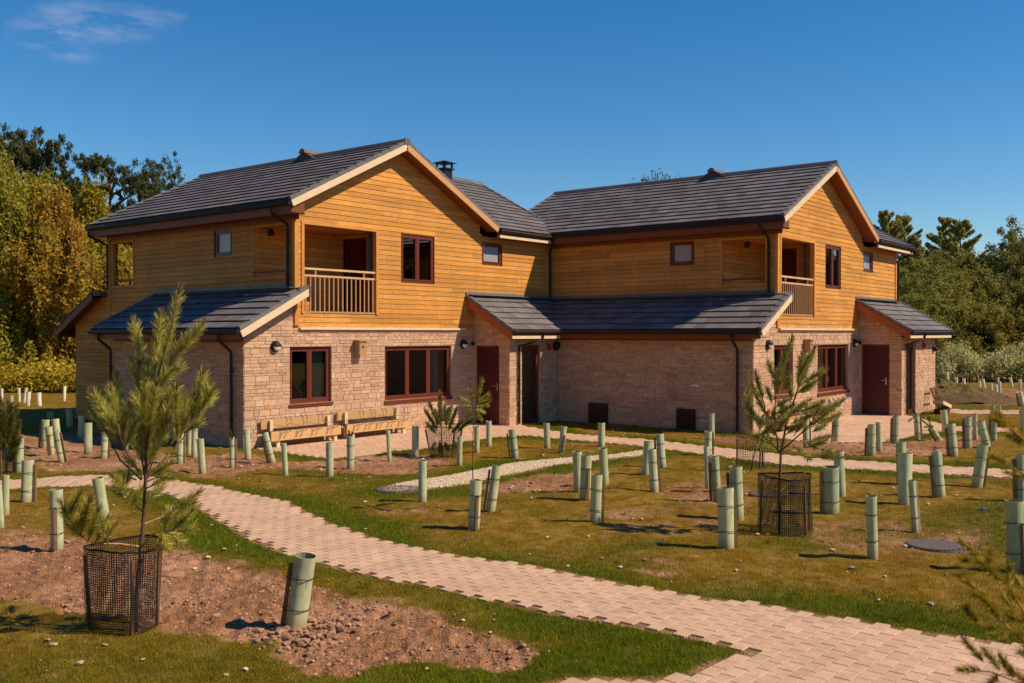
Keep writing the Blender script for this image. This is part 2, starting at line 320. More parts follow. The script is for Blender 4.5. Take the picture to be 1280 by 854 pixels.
# ---------------------------------------------------------------- block paving (real blocks, whole at the edges)
PD = radians(-2.5)
def lay_blocks(name, polys, bl, bw, ang, rmax=200, z=0.022, seed=1, mt='paver', coltint=(1, 1, 1)):
    r = np.random.default_rng(seed); ux = np.array([cos(ang), sin(ang)]); uy = np.array([-sin(ang), cos(ang)])
    pts = np.vstack(polys); a = pts@ux; b = pts@uy
    js = np.arange(math.floor(b.min()/bw), math.ceil(b.max()/bw)+1); is_ = np.arange(math.floor(a.min()/bl)-1, math.ceil(a.max()/bl)+2)
    J, I = np.meshgrid(js, is_); J = J.ravel(); I = I.ravel()
    ca = (I+.5+.5*(J % 2))*bl; cb = (J+.5)*bw
    cx = ca*ux[0]+cb*uy[0]; cy = ca*ux[1]+cb*uy[1]
    ins = np.zeros(len(cx), bool)
    for p in polys: ins |= inpoly(cx, cy, p)
    d = (cx-CX)*fwd.x+(cy-CY)*fwd.y; ins &= (d > 2.0) & (d < rmax)
    cx, cy = cx[ins], cy[ins]; n = len(cx)
    g = .004; hx = bl/2-g; hy = bw/2-g; bev = .003
    zz = z+r.uniform(-.0015, .0015, n); tx = r.uniform(-.004, .004, n); ty = r.uniform(-.004, .004, n)
    def ring(ax, ay, dz):
        o = []
        for sx, sy in ((-1, -1), (1, -1), (1, 1), (-1, 1)):
            px = sx*ax; py = sy*ay
            o.append(np.stack([cx+px*ux[0]+py*uy[0], cy+px*ux[1]+py*uy[1], zz+dz+px*tx+py*ty], -1))
        return o
    top = ring(hx-bev, hy-bev, 0); mid = ring(hx, hy, -bev); bot = ring(hx, hy, -.05)
    quads = [top]
    for k in range(4):
        k2 = (k+1) % 4; quads.append([mid[k], mid[k2], top[k2], top[k]]); quads.append([bot[k], bot[k2], mid[k2], mid[k]])
    V = np.concatenate([np.stack(q, 1).reshape(-1, 3) for q in quads])
    base = np.stack([r.uniform(.92, 1.07, n)]*3, -1)*np.array([1, 1, 1])*(1+r.uniform(-.022, .022, (n, 3)))*np.array(coltint)
    C = np.concatenate([np.repeat(base, 4, 0)]*len(quads))
    o = arr_mesh(name, V, 4, C, M[mt]); struct(o); return n
def bed(name, polys, z=.0085):
    mb = MB()
    for p in polys: mb.poly([(x, y, z) for x, y in p])
    o = mb.build(name, M['joint']); struct(o)
    bm = __import__('bmesh').new(); bm.from_mesh(o.data); __import__('bmesh').ops.triangulate(bm, faces=bm.faces[:]); bm.to_mesh(o.data); bm.free()
lay_blocks('path', [PATH], .186, .125, PD, seed=3)
lay_blocks('patio', [PATIO_L], .19, .127, radians(0.0), seed=4)
lay_blocks('forecourt', [PATIO_R], .19, .127, radians(0.0), seed=5)
lay_blocks('track', [TRACK], .47, .32, radians(0.0), seed=6)
bed('path_bedding', [PATH, TRACK], .009); bed('patio_bedding', [PATIO_L], .0100); bed('forecourt_bedding', [PATIO_R], .0095)
# ---------------------------------------------------------------- walls
def split(a, b, holes):
    segs = [(a, b)]
    for h0, h1 in holes:
        ns = []
        for s0, s1 in segs:
            if h1 <= s0 or h0 >= s1: ns.append((s0, s1)); continue
            if h0 > s0: ns.append((s0, h0))
            if h1 < s1: ns.append((h1, s1))
        segs = ns
    return segs
def prof_clip(x0, x1, z0, z1, top):
    """polygon of the rectangle under z=top(x) (top piecewise linear, sampled finely)"""
    xs = [x0, x1]
    for k in getattr(top, 'kn', []):
        if x0 < k < x1: xs.append(k)
    # crossings
    n = 24; g = [x0+(x1-x0)*i/n for i in range(n+1)]
    for i in range(n):
        for zc in (z0, z1):
            f0 = top(g[i])-zc; f1 = top(g[i+1])-zc
            if f0*f1 < 0: xs.append(g[i]+(g[i+1]-g[i])*f0/(f0-f1))
    xs = sorted(xs); up = [(x, min(z1, top(x))) for x in xs if top(x) >= z0-1e-6]
    if len(up) < 2: return None
    return [(up[0][0], z0)]+[(up[-1][0], z0)]+up[::-1]
class Top:
    def __init__(s, pts): s.p = pts; s.kn = [p[0] for p in pts]
    def __call__(s, x):
        p = s.p
        if x <= p[0][0]: return p[0][1]
        for (x0, z0), (x1, z1) in zip(p, p[1:]):
            if x <= x1: return z0+(z1-z0)*(x-x0)/(x1-x0)
        return p[-1][1]
def cladding(mb, O, U, N, x0, x1, z0, top, holes=(), pitch=.118, seed=0, backc=(.3, .3, .3)):
    """horizontal timber boards as real overlapping strips"""
    r = random.Random(seed); O = Vector(O); U = Vector(U); N = Vector(N); Z = Vector((0, 0, 1))
    zmax = max(top(x) for x in [x0, x1]+top.kn) if isinstance(top, Top) else top(x0)
    k = 0; z = z0
    while z < zmax:
        ze = z+pitch
        brk = [z, ze]
        for (a, b, c, d) in holes:
            for q in (c, d):
                if z+1e-4 < q < ze-1e-4: brk.append(q)
        brk = sorted(brk)
        # board joints along the row
        js = []; x = x0+r.uniform(.5, 3)
        while x < x1: js.append(x); x += r.uniform(1.8, 4.2)
        cuts = [x0]+js+[x1]; tint = []
        for _ in cuts:
            t = r.uniform(.82, 1.12); w = r.uniform(-.07, .08); tint.append((t*(1+w*.4), t, t*(1-w*1.5)))
        for b0, b1 in zip(brk, brk[1:]):
            hs = [(a-1e-4, b) for (a, b, c, d) in holes if c < (b0+b1)/2 < d]
            o0 = .011*(1-(b0-z)/pitch)+.004; o1 = .011*(1-(b1-z)/pitch)+.004
            bt = b1-.007 if b1 == ze else b1
            for i, (c0, c1) in enumerate(zip(cuts, cuts[1:])):
                for s0, s1 in split(c0+(.0015 if i else 0), c1, hs):
                    pl = prof_clip(s0, s1, b0, bt, top)
                    if not pl: continue
                    mb.poly([O+U*x+Z*zz+N*(o0+(o1-o0)*(zz-b0)/(b1-b0+1e-9)) for x, zz in pl], tint[i])
                    q0, q1 = pl[0][0], pl[1][0]
                    if b0 == z: mb.quad(O+U*q0+Z*b0-N*.012, O+U*q1+Z*b0-N*.012, O+U*q1+Z*b0+N*o0, O+U*q0+Z*b0+N*o0, tint[i])
        # backing (tongue in the groove)
        hs = [(a, b) for (a, b, c, d) in holes if c < z+pitch-.004 < d]
        for s0, s1 in split(x0, x1, hs):
            pl = prof_clip(s0, s1, ze-.03, ze+.004, top)
            if pl: mb.poly([O+U*x+Z*zz-N*.006 for x, zz in pl], (.45, .40, .36))
        z = ze; k += 1
STONES = [(.53, .345, .225), (.52, .335, .22), (.56, .375, .25), (.51, .335, .23), (.57, .395, .265), (.49, .325, .225), (.55, .355, .225), (.52, .365, .255), (.47, .285, .18)]
def stonework(mb, O, U, N, x0, x1, z0, top, holes=(), seed=0):
    r = random.Random(seed); O = Vector(O); U = Vector(U); N = Vector(N); Z = Vector((0, 0, 1))
    zmax = max(top(x) for x in [x0, x1]+top.kn)
    rows = []; z = z0
    hz = sorted({q for h in holes for q in h[2:]}|{zmax})
    while z < zmax-.01:
        h = r.choice([.055, .065, .075, .075, .085, .1, .13])
        nxt = [q for q in hz if q > z+.005]
        if nxt and z+h > nxt[0]-.045: h = nxt[0]-z
        rows.append((z, z+h)); z += h
    g = .0045
    for a, b in rows:
        hs = [(p, q) for (p, q, c, d) in holes if c < (a+b)/2 < d]
        for s0, s1 in split(x0, x1, hs):
            pl = prof_clip(s0, s1, a, b, top)
            if pl: mb.poly([O+U*x+Z*zz for x, zz in pl], (.50, .39, .28))
            x = s0
            while x < s1-.001:
                w = r.uniform(.12, .36)
                if s1-(x+w) < .11: w = s1-x
                pl = prof_clip(x+(g if x > s0 else 0), x+w-(g if x+w < s1 else 0), a+g, b-g, top)
                if pl:
                    c = r.choice(STONES); t = r.uniform(.90, 1.08); c = (c[0]*t*1.14, c[1]*t*1.08, c[2]*t*1.02)
                    dp = r.uniform(.006, .015); mx = sum(p[0] for p in pl)/len(pl); mz = sum(p[1] for p in pl)/len(pl)
                    front = [O+U*(p+(.004 if p < mx else -.004))+Z*(q+(.004 if q < mz else -.004))+N*(dp+r.uniform(-.002, .003)) for p, q in pl]
                    back = [O+U*p+Z*q+N*.0005 for p, q in pl]
                    mb.poly(front, c)
                    for i in range(len(pl)):
                        j = (i+1) % len(pl); mb.quad(back[i], back[j], front[j], front[i], c)
                x += w
    for (p, q, c, d) in holes:   # reveals
        for A, B in (((p, c), (p, d)), ((q, c), (q, d)), ((p, d), (q, d)), ((p, c), (q, c))):
            a0 = O+U*A[0]+Z*A[1]; b0 = O+U*B[0]+Z*B[1]; mb.quad(a0-N*.28, b0-N*.28, b0+N*.010, a0+N*.010, (.46, .31, .22))
def reveal(mb, O, U, N, hole, depth, colr=(1, 1, 1), out=.0):
    O = Vector(O); U = Vector(U); N = Vector(N); Z = Vector((0, 0, 1)); p, q, c, d = hole
    for A, B in (((p, c), (p, d)), ((q, c), (q, d)), ((p, d), (q, d)), ((p, c), (q, c))):
        a0 = O+U*A[0]+Z*A[1]; b0 = O+U*B[0]+Z*B[1]; mb.quad(a0-N*depth, b0-N*depth, b0+N*out, a0+N*out, colr)
def backing(mb, O, U, N, x0, x1, z0, top, holes, off, colr=(1, 1, 1)):
    O = Vector(O); U = Vector(U); N = Vector(N); Z = Vector((0, 0, 1))
    zmax = max(top(x) for x in [x0, x1]+top.kn); zs = sorted({z0, zmax}|{q for h in holes for q in h[2:] if z0 < q < zmax})
    for a, b in zip(zs, zs[1:]):
        hs = [(p, q) for (p, q, c, d) in holes if c < (a+b)/2 < d]
        for s0, s1 in split(x0, x1, hs):
            pl = prof_clip(s0, s1, a, b, top)
            if pl: mb.poly([O+U*x+Z*zz+N*off for x, zz in pl], colr)
# ---------------------------------------------------------------- roofs
def tiles(mb, O, E, Sl, L, H, keep=None, seed=0, c=.30, w=.30, lift=0.0):
    r = random.Random(seed); O = Vector(O); E = Vector(E).normalized(); Sl = Vector(Sl).normalized(); N = E.cross(Sl).normalized()
    if N.z < 0: N = -N
    n = max(1, round(H/c)); c = H/n
    for i in range(n):
        s0 = i*c; s1 = s0+c+.015 if i < n-1 else H
        x = -(w/2 if i % 2 else 0)
        while x < L-1e-3:
            a = max(0, x)+.0025; b = min(L, x+w)-.0025; x += w
            if b-a < .02: continue
            ctr = O+E*((a+b)/2)+Sl*((s0+s1)/2)
            if keep and not keep(ctr): continue
            t = r.uniform(.74, 1.2); q = (t*r.uniform(.97, 1.05), t, t*r.uniform(.96, 1.04)); j = r.uniform(-.003, .003)
            p0 = O+E*a+Sl*(s0+j)+N*(.045+lift); p1 = O+E*b+Sl*(s0+j)+N*(.045+lift); p2 = O+E*b+Sl*s1+N*(.014+lift); p3 = O+E*a+Sl*s1+N*(.014+lift)
            d = N*.030
            mb.hexa([p0-d+Sl*.02, p1-d+Sl*.02, p2-d*.5, p3-d*.5, p0, p1, p2, p3], q)
def ridge_line(mb, p0, p1, r=.10, seg=.42, seed=0):
    p0 = Vector(p0); p1 = Vector(p1); d = (p1-p0); L = d.length; d.normalize(); s = d.cross(Vector((0, 0, 1))).normalized(); x = 0; rr = random.Random(seed)
    while x < L-.05:
        e_ = min(x+seg, L); t = rr.uniform(.75, .95); c = (t, t, t); ring = [(-1.35, -.55), (-.8, .35), (0, .72), (.8, .35), (1.35, -.55)]
        for (a0, b0), (a1, b1) in zip(ring, ring[1:]):
            k = 1.0; A = p0+d*x; B = p0+d*(e_-.006)
            mb.quad(A+s*a0*r+Vector((0, 0, b0*r)), B+s*a0*r*k+Vector((0, 0, b0*r)), B+s*a1*r*k+Vector((0, 0, b1*r)), A+s*a1*r+Vector((0, 0, b1*r)), c)
        for Q in (p0+d*x, p0+d*(e_-.006)): mb.poly([Q+s*a0*r+Vector((0, 0, b0*r)) for a0, b0 in ring], c)
        x = e_
def verge(mb, p0, p1, side, seed=0, seg=.3, w=.11):
    """stepped verge caps along the slope from p0 up to p1; side = outward unit"""
    p0 = Vector(p0); p1 = Vector(p1); d = (p1-p0); L = d.length; d.normalize(); side = Vector(side); up = d.cross(side).normalized()
    if up.z < 0: up = -up
    n = max(1, round(L/seg)); seg = L/n
    for i in range(n):
        a = p0+d*(i*seg); b = p0+d*((i+1)*seg-.004); lift = up*.03
        m0 = a-side*(w/2-.02)+up*.018+lift*.6; m1 = b-side*(w/2-.02)+up*.018
        A = side*(w/2); B = up*.052
        t = .95+.1*(i % 2)
        mb.hexa([m0-A-B, m0+A-B, m1+A-B, m1-A-B, m0-A+B*.55, m0+A+B*.55, m1+A+B*.55, m1-A+B*.55], (t, t, t))
# ---------------------------------------------------------------- windows and doors
def window(parent, O, U, N, x0, x1, z0, z1, lights=2, fr=.065, depth=.075, sill=0, film=False, curtain=None, openlight=None, name='window'):
    """casement window: frame mesh as the part, pane / sill as sub-parts"""
    O = Vector(O); U = Vector(U); N = Vector(N); Z = Vector((0, 0, 1))
    def pt(x, z, n): return O+U*x+Z*z+N*n
    mb = MB(); n0 = -depth; n1 = -depth+.055
    def bar(xa, xb, za, zb, a=n0, b=n1): mb.hexa([pt(xa, za, b), pt(xb, za, b), pt(xb, za, a), pt(xa, za, a), pt(xa, zb, b), pt(xb, zb, b), pt(xb, zb, a), pt(xa, zb, a)])
    bar(x0, x0+fr, z0, z1); bar(x1-fr, x1, z0, z1); bar(x0+fr, x1-fr, z1-fr, z1); bar(x0+fr, x1-fr, z0, z0+fr*1.1)
    w = (x1-x0-2*fr); lw = w/lights; xs = []
    for i in range(lights):
        a = x0+fr+i*lw; b = a+lw; xs.append((a, b))
        if i: bar(a-.03, a+.03, z0+fr*1.1, z1-fr, n0+.002, n1+.012)
    # casement sashes
    for i, (a, b) in enumerate(xs):
        sa = a+(.03 if i else .0); sb = b-(.03 if i < lights-1 else 0); sz0 = z0+fr*1.1; sz1 = z1-fr; t = .035
        bar(sa, sa+t, sz0, sz1, n0+.004, n1+.006); bar(sb-t, sb, sz0, sz1, n0+.004, n1+.006)
        bar(sa+t, sb-t, sz1-t, sz1, n0+.004, n1+.006); bar(sa+t, sb-t, sz0, sz0+t, n0+.004, n1+.006)
    f = mb.build(name, M['frame'], parent)
    g = MB(); q = n0+.02
    g.quad(pt(x0+fr, z0+fr, q), pt(x1-fr, z0+fr, q), pt(x1-fr, z1-fr, q), pt(x0+fr, z1-fr, q)); g.build('pane', M['blind'] if film else M['glass'], f)
    if sill:
        s = MB(); s.hexa([pt(x0-.03, z0-sill, -.28+.25), pt(x1+.03, z0-sill, -.03), pt(x1+.03, z0-sill, .04), pt(x0-.03, z0-sill, .04), pt(x0-.03, z0-.002, -.03), pt(x1+.03, z0-.002, -.03), pt(x1+.03, z0-.015, .04), pt(x0-.03, z0-.015, .04)])
        s.build('sill', M['frame'], f)
    if curtain:
        for (ca, cb) in curtain:
            c = MB(); k = 22
            for i in range(k):
                u0 = ca+(cb-ca)*i/k; u1 = ca+(cb-ca)*(i+1)/k; d0 = -.22+.02*sin(i*2.1); d1 = -.22+.02*sin((i+1)*2.1)
                c.quad(pt(u0, z0+.03, d0), pt(u1, z0+.03, d1), pt(u1, z1-.03, d1), pt(u0, z1-.03, d0))
            c.build('curtain', M['curtain'], f)
    return f
def door(parent, O, U, N, x0, x1, z0, z1, handle_x):
    O = Vector(O); U = Vector(U); N = Vector(N); Z = Vector((0, 0, 1))
    def pt(x, z, n): return O+U*x+Z*z+N*n
    def bar(mb, xa, xb, za, zb, a, b): mb.hexa([pt(xa, za, b), pt(xb, za, b), pt(xb, za, a), pt(xa, za, a), pt(xa, zb, b), pt(xb, zb, b), pt(xb, zb, a), pt(xa, zb, a)])
    l = MB(); bar(l, x0+.05, x1-.05, z0+.02, z1-.05, -.11, -.07)
    n = 6; w = (x1-x0-.14)/n
    for i in range(n): bar(l, x0+.07+i*w+.004, x0+.07+(i+1)*w-.004, z0+.08, z1-.1, -.071, -.064)
    d = l.build('door', M['door'], parent)
    f = MB(); bar(f, x0, x0+.05, z0, z1, -.12, -.05); bar(f, x1-.05, x1, z0, z1, -.12, -.05); bar(f, x0+.05, x1-.05, z1-.05, z1, -.12, -.05); f.build('frame', M['frame'], d)
    h = MB(); h.tube([pt(handle_x, 1.02+z0, -.064), pt(handle_x, 1.02+z0, -.01)], .01); h.tube([pt(handle_x, 1.02+z0, -.012), pt(handle_x-.12*(1 if handle_x > (x0+x1)/2 else -1), 1.02+z0, -.012)], .009)
    bar(h, handle_x-.022, handle_x+.022, z0+.9, z0+1.1, -.066, -.058); h.build('handle', M['metal'], d)
def bulkhead(parent, O, U, N, x, z, r=.12, dark=False):
    O = Vector(O); U = Vector(U); N = Vector(N); c = O+U*x+Vector((0, 0, z))
    m = MB(); m.tube([c+N*.008, c+N*.05, c+N*.085], [r, r, r*.82], 24)
    b = m.build('wall_lamp', M['black'], parent)
    # lower half white lens, upper half eyelid
    g = MB(); R_ = r*.78; rings = 6; k = 20
    for i in range(rings):
        for j in range(k):
            def q(i_, j_):
                ph = (pi/2)*i_/rings; th = pi+pi*j_/k; return c+N*(.086+cos(ph)*.05)+(U*cos(th)+Vector((0, 0, 1))*sin(th))*(R_*sin(ph))
            g.quad(q(i, j), q(i, j+1), q(i+1, j+1), q(i+1, j))
    g.build('lens', M['black'] if dark else M['lens'], b)
    e2 = MB()
    for i in range(rings):
        for j in range(k):
            def q(i_, j_):
                ph = (pi/2)*i_/rings; th = pi*j_/k; return c+N*(.086+cos(ph)*.065)+(U*cos(th)+Vector((0, 0, 1))*sin(th))*(R_*1.06*sin(ph))
            e2.quad(q(i, j), q(i, j+1), q(i+1, j+1), q(i+1, j))
    e2.build('hood', M['black'], b)
# ---------------------------------------------------------------- the house
SLP = .495
def house(name, ox, oy, label, yb, lean_len, lean_roof, second):
    H = empty(name, (ox, oy, 0), label, 'house', None)
    X = Vector((1, 0, 0)); Y = Vector((0, 1, 0)); Z = Vector((0, 0, 1)); nx = -X; ny = -Y
    rx, rz = 3.11, 7.06; ez = rz-SLP*(rx+.40)           # top surface of the main slope at the eave edge
    def under(x): return rz-.16-SLP*abs(x-rx)
    gtop = Top([(0, under(0)), (rx, under(rx)), (6.22, under(6.22)), (6.35, 5.06), (9.42, 5.06)])
    balc = (.24, 2.41, 2.87, 4.86); wu = (3.26, 4.46, 3.68, 4.90); sm = (6.33, 7.20, 4.29, 4.91)
    w1 = (-.15, 1.03, .875, 2.13); w2 = (2.71, 5.10, .80, 2.11)
    # timber ----------------------------------------------------------------
    t = MB()
    cladding(t, (0, 0, 0), X, ny, 0, 9.42, 2.56, gtop, [balc, wu, sm], seed=1+ox)
    sb = (.29, 1.48, 3.70, 4.84); ss = (2.29, 3.02, 4.25, 4.89); sr = (6.61, 7.61, 3.70, 4.83)
    stop = Top([(0, 5.06), (yb, 5.06)])
    cladding(t, (0, 0, 0), Y, nx, 0, yb, 2.56, stop, [sb, ss]+([] if second else [sr]), seed=2+ox)
    cladding(t, (0, 0, 0), Y, nx, lean_len, yb, .02, Top([(0, 2.56), (yb, 2.56)]), [], seed=3+ox)
    cladding(t, (0, 0, 0), Y, nx, yb, yb+1.84, .02, Top([(yb, 3.42), (yb+.4, 3.42), (yb+1.84, 2.72)]), [], seed=4+ox)
    cladding(t, (0, yb+1.84, 0), X, Y, 0, 3.0, .02, Top([(0, 2.7), (3, 2.7)]), [], seed=5+ox)
    cladding(t, (0, yb, 0), X, Y, 0, 6.22, .02, Top([(0, under(0)), (rx, under(rx)), (6.22, under(6.22))]), [] if second else [(.24, 2.41, 2.87, 4.86)], seed=6+ox)
    cladding(t, (9.42, 0, 0), Y, X, 0, 6.5, 2.56, Top([(0, 5.06), (3.25, 6.9), (6.5, 5.06)]), [], seed=7+ox)
    cladding(t, (6.22, 6.5, 0), X, Y, 0, 3.2, .02, Top([(0, 5.06), (3.2, 5.06)]), [], seed=8+ox)
    # balcony recesses, lined with boards
    bd = 1.48
    def recess(y0, y1, back, nb):
        cladding(t, (.02, back, 0), X, nb, 0, 2.63, 2.87, Top([(0, 4.9), (3, 4.9)]), [], seed=11+ox)
        cladding(t, (2.65, y0, 0), Y, nx, 0, y1-y0, 2.87, Top([(0, 4.9), (3, 4.9)]), [(.54, 1.38, 2.87, 4.78)] if y0 < 1 else [(.1, .94, 2.87, 4.78)], seed=12+ox)
        cladding(t, (.03, y0, 0), Y, X, 0, y1-y0, 2.87, Top([(0, 3.70), (3, 3.70)]), [], seed=13+ox)
        t.quad((.02, y0, 4.88), (2.65, y0, 4.88), (2.65, y1, 4.88), (.02, y1, 4.88), (.8, .8, .8))
        t.quad((.02, y0, 2.875), (2.65, y0, 2.875), (2.65, y1, 2.875), (.02, y1, 2.875), (.6, .55, .5))
    recess(0.02, bd, bd, ny)
    if not second: recess(yb-1.48, yb-.02, yb-1.48, Y)
    o = t.build('timber_wall', M['timber'], H)
    for cb in ((-.045, -.055, 2.60, .085, .03, 5.02), (9.34, -.04, 2.60, 9.44, .03, 5.02), (-.045, yb-.07, 2.6, .06, yb+.03, 5.02)):
        tr = MB(); tr.box(*cb); tr.build('corner_board', M['timber'], H)
    for (a, b, c, d), w_ in ((balc, .075),):
            tr = MB()
            tr.box(a-w_, -.035, c-.0, a, .09, d+w_); tr.box(b, -.035, c, b+w_, .09, d+w_); tr.box(a, -.035, d, b, .09, d+w_); tr.build('opening_trim', M['timber'], H)
    for (a, b, c, d), w_ in (((.29, 1.48, 3.70, 4.84), .05),)+(() if second else ((sr, .05),)):
        tr = MB(); tr.box(-.03, a-w_, c-.0, .06, a, d+w_); tr.box(-.03, b, c, .06, b+w_, d+w_); tr.box(-.03, a, d, .06, b, d+w_); tr.box(-.035, a-w_, c-w_, .08, b+w_, c); tr.build('opening_trim', M['timber'], H)
    ld = MB(); ld.box(.1, -.075, 2.515, 5.62, .01, 2.565); ld.build('timber_ledge', M['palewood'], H)
    # stone -----------------------------------------------------------------
    s = MB()
    lz = lambda x: 3.43-.13+.53*x
    ftop = Top([(-1.34, lz(-1.34)), (-.02, lz(-.02)), (0, 2.62), (6.0, 2.62)])
    stonework(s, (0, 0, 0), X, ny, -1.34, 5.99, -.1, ftop, [w1, w2], seed=21+int(ox))
    stonework(s, (-1.34, 0, 0), Y, nx, 0, lean_len, -.1, Top([(0, 2.50), (lean_len, 2.50)]), [], seed=22+int(ox))
    if not second: stonework(s, (-1.34, lean_len, 0), X, Y, 0, 1.34, -.1, Top([(0, 2.55), (1.34, 3.2)]), [], seed=23)
    xr = 9.41 if second else 8.10
    dr = (.08, .90, .0, 2.1)
    stonework(s, (5.99, 0, 0), ny, nx, .0, 1.24, -.1, Top([(0, 3.28), (1.24, 2.56)]), [dr], seed=24+int(ox))
    pw = (6.50, 7.32, .0, 2.12)
    stonework(s, (0, -1.24, 0), X, ny, 5.99, xr, -.1, Top([(5.9, 2.45), (9.5, 2.45)]), [pw], seed=25+int(ox))
    if second:
        stonework(s, (9.41, -1.24, 0), Y, X, 0, 1.24, -.1, Top([(0, 2.56), (1.24, 3.28)]), [], seed=26)
        stonework(s, (9.41, 0, 0), Y, X, 0, 6.5, -.1, Top([(0, 2.56), (6.5, 2.56)]), [], seed=27)
    s.build('stone_wall', M['stone'], H)
    # inner leaf (keeps rooms dark and gives window reveals something to end on)
    r = MB()
    backing(r, (0, 0, 0), X, ny, -1.3, 9.4, 0, Top([(-1.3, lz(-1.3)-.1), (0, 3.2), (.02, 5.0), (9.4, 5.0)]), [balc, wu, sm, w1, w2], -.29)
    backing(r, (0, 0, 0), Y, nx, .3, yb-.3, 2.6, Top([(0, 5.0), (yb, 5.0)]), [sb, ss]+([] if second else [sr]), -.2)
    r.quad((-1.2, .3, .02), (9.3, .3, .02), (9.3, yb-.3, .02), (-1.2, yb-.3, .02)); r.quad((.1, .3, 2.62), (9.4, .3, 2.62), (9.4, yb-.3, 2.62), (.1, yb-.3, 2.62))
    r.quad((.3, 3.4, 0), (9.2, 3.4, 0), (9.2, 3.4, 5), (.3, 3.4, 5)); r.quad((-1.2, 3.4, 0), (.3, 3.4, 0), (.3, 3.4, 2.4), (-1.2, 3.4, 2.4)); r.quad((5.9, .3, 0), (5.9, 3.4, 0), (5.9, 3.4, 2.62), (5.9, .3, 2.62)); r.quad((5.7, .3, 2.63), (5.7, 3.4, 2.63), (5.7, 3.4, 5), (5.7, .3, 5))
    r.quad((6.2, -.9, 0), (7.6, -.9, 0), (7.6, -.9, 2.4), (6.2, -.9, 2.4))
    for (a, b, c, d), k in ((wu, .2), (sm, .2)): reveal(r, (0, 0, 0), X, ny, (a, b, c, d), .28)
    reveal(r, (0, 0, 0), Y, nx, ss, .2)
    r.build('inner_wall', M['room'], H)
    # roofs -----------------------------------------------------------------
    yf, yk = -.36, yb+.38; sl = Vector((1, 0, SLP)).normalized(); sr_ = Vector((-1, 0, SLP)).normalized(); LS = (rx+.40)*math.sqrt(1+SLP*SLP)
    m = MB()
    tiles(m, (-.40, yf, ez), Y, sl, yk-yf, LS, seed=31+ox)
    def keepE(c): return not (c.y > .2 and 5.26+.548*(min(c.y, 6.9-c.y)+.35) > (rz-SLP*(c.x-rx))+.30)
    tiles(m, (6.62, yf, ez), Y, sr_, yk-yf, LS, keep=keepE, seed=32+ox)
    for (x0, z0, x1, z1) in ((-.40, ez, rx, rz), (rx, rz, 6.62, ez)):
        m.hexa([(x0, yf+.03, z0-.03), (x1, yf+.03, z1-.03), (x1, yk-.03, z1-.03), (x0, yk-.03, z0-.03), (x0, yf+.03, z0), (x1, yf+.03, z1), (x1, yk-.03, z1), (x0, yk-.03, z0)], (.4, .4, .4))
    RF = m.build('main_roof', M['tile'], H)
    v = MB(); verge(v, (-.40, yf, ez), (rx, yf, rz), ny); verge(v, (6.62, yf, ez), (rx, yf, rz), ny); verge(v, (-.40, yk, ez), (rx, yk, rz), Y)
    ridge_line(v, (rx, yf-.02, rz+.035), (rx, yk+.02, rz+.035)); v.box(rx-.09, yf-.035, rz-.06, rx+.09, yf, rz+.09, (.8, .8, .8))
    v.build('ridge_tiles', M['tile'], RF)
    sf = MB()     # soffits
    for (x0, x1) in ((-.37, rx), (6.59, rx)):
        z0 = rz-SLP*abs(x0-rx)-.15; z1 = rz-.15
        sf.quad((x0, yf+.03, z0), (x1, yf+.03, z1), (x1, .03, z1), (x0, .03, z0)); sf.quad((x0, yb-.03, z0), (x1, yb-.03, z1), (x1, yk-.03, z1), (x0, yk-.03, z0))
    sf.quad((-.36, yf, 5.04), (.02, yf, 5.04), (.02, yk, 5.04), (-.36, yk, 5.04))
    sf.box(-.385, yf+.03, 5.015, -.355, yk-.03, ez-.035); sf.box(-.05, yf+.2, 4.93, -.005, yk-.3, 5.037)
    sf.box(-.38, yf+.03, 5.017, .0, yf+.06, ez-.05)
    sf.build('soffit', M['brownwood'], RF)
    bb = MB()     # barge boards
    for sx in (-1, 1):
        x0 = rx+sx*(rx+.37); z0 = rz-SLP*abs(x0-rx)
        up = Vector((SLP*sx, 0, 1)).normalized()
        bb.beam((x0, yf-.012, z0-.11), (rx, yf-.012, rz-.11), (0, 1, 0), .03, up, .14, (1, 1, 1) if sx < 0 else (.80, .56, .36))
    bb.build('barge_board', M['palewood'], RF)
    gt = MB()     # gutter west eave
    gy1 = (6.65 if second else yk)
    gt.tube([(-.445, yf-.03, 5.225), (-.445, gy1, 5.225)], .044, 8); gt.build('gutter', M['black'], RF)
    # wing roof -------------------------------------------------------------
    ws = .538; wz0 = 5.26; wr = 3.27; wrz = wz0+ws*(wr+.35); WL = (wr+.35)*math.sqrt(1+ws*ws)
    m = MB(); xw0, xw1 = 2.9, 10.14
    def mainz(x): return rz-SLP*abs(x-rx)
    def kw(c): return (c.x > 6.62) or (c.z > mainz(c.x)-.12 and c.y > .0)
    tiles(m, (xw0, -.35, wz0), X, Vector((0, 1, ws)), xw1-xw0, WL, keep=kw, seed=41+ox)
    tiles(m, (xw0, 2*wr+.35, wz0), X, Vector((0, -1, ws)), xw1-xw0, WL, keep=kw, seed=42+ox)
    m.poly([(6.62, -.33, wz0), (xw1, -.33, wz0), (xw1, wr, wrz), (xw0+.05, wr, wrz), (xw0+.1, wr-.35, wrz-.19)], (.4, .4, .4)); m.poly([(6.62, 2*wr+.33, wz0), (xw1, 2*wr+.33, wz0), (xw1, wr, wrz), (xw0, wr, wrz)], (.4, .4, .4))
    m.poly([(xw0+.02, wr-.5, wrz-.27), (xw0+.02, wr+.5, wrz-.27), (xw0+.02, wr, wrz)], (.5, .5, .5))
    WR = m.build('wing_roof', M['tile'], H)
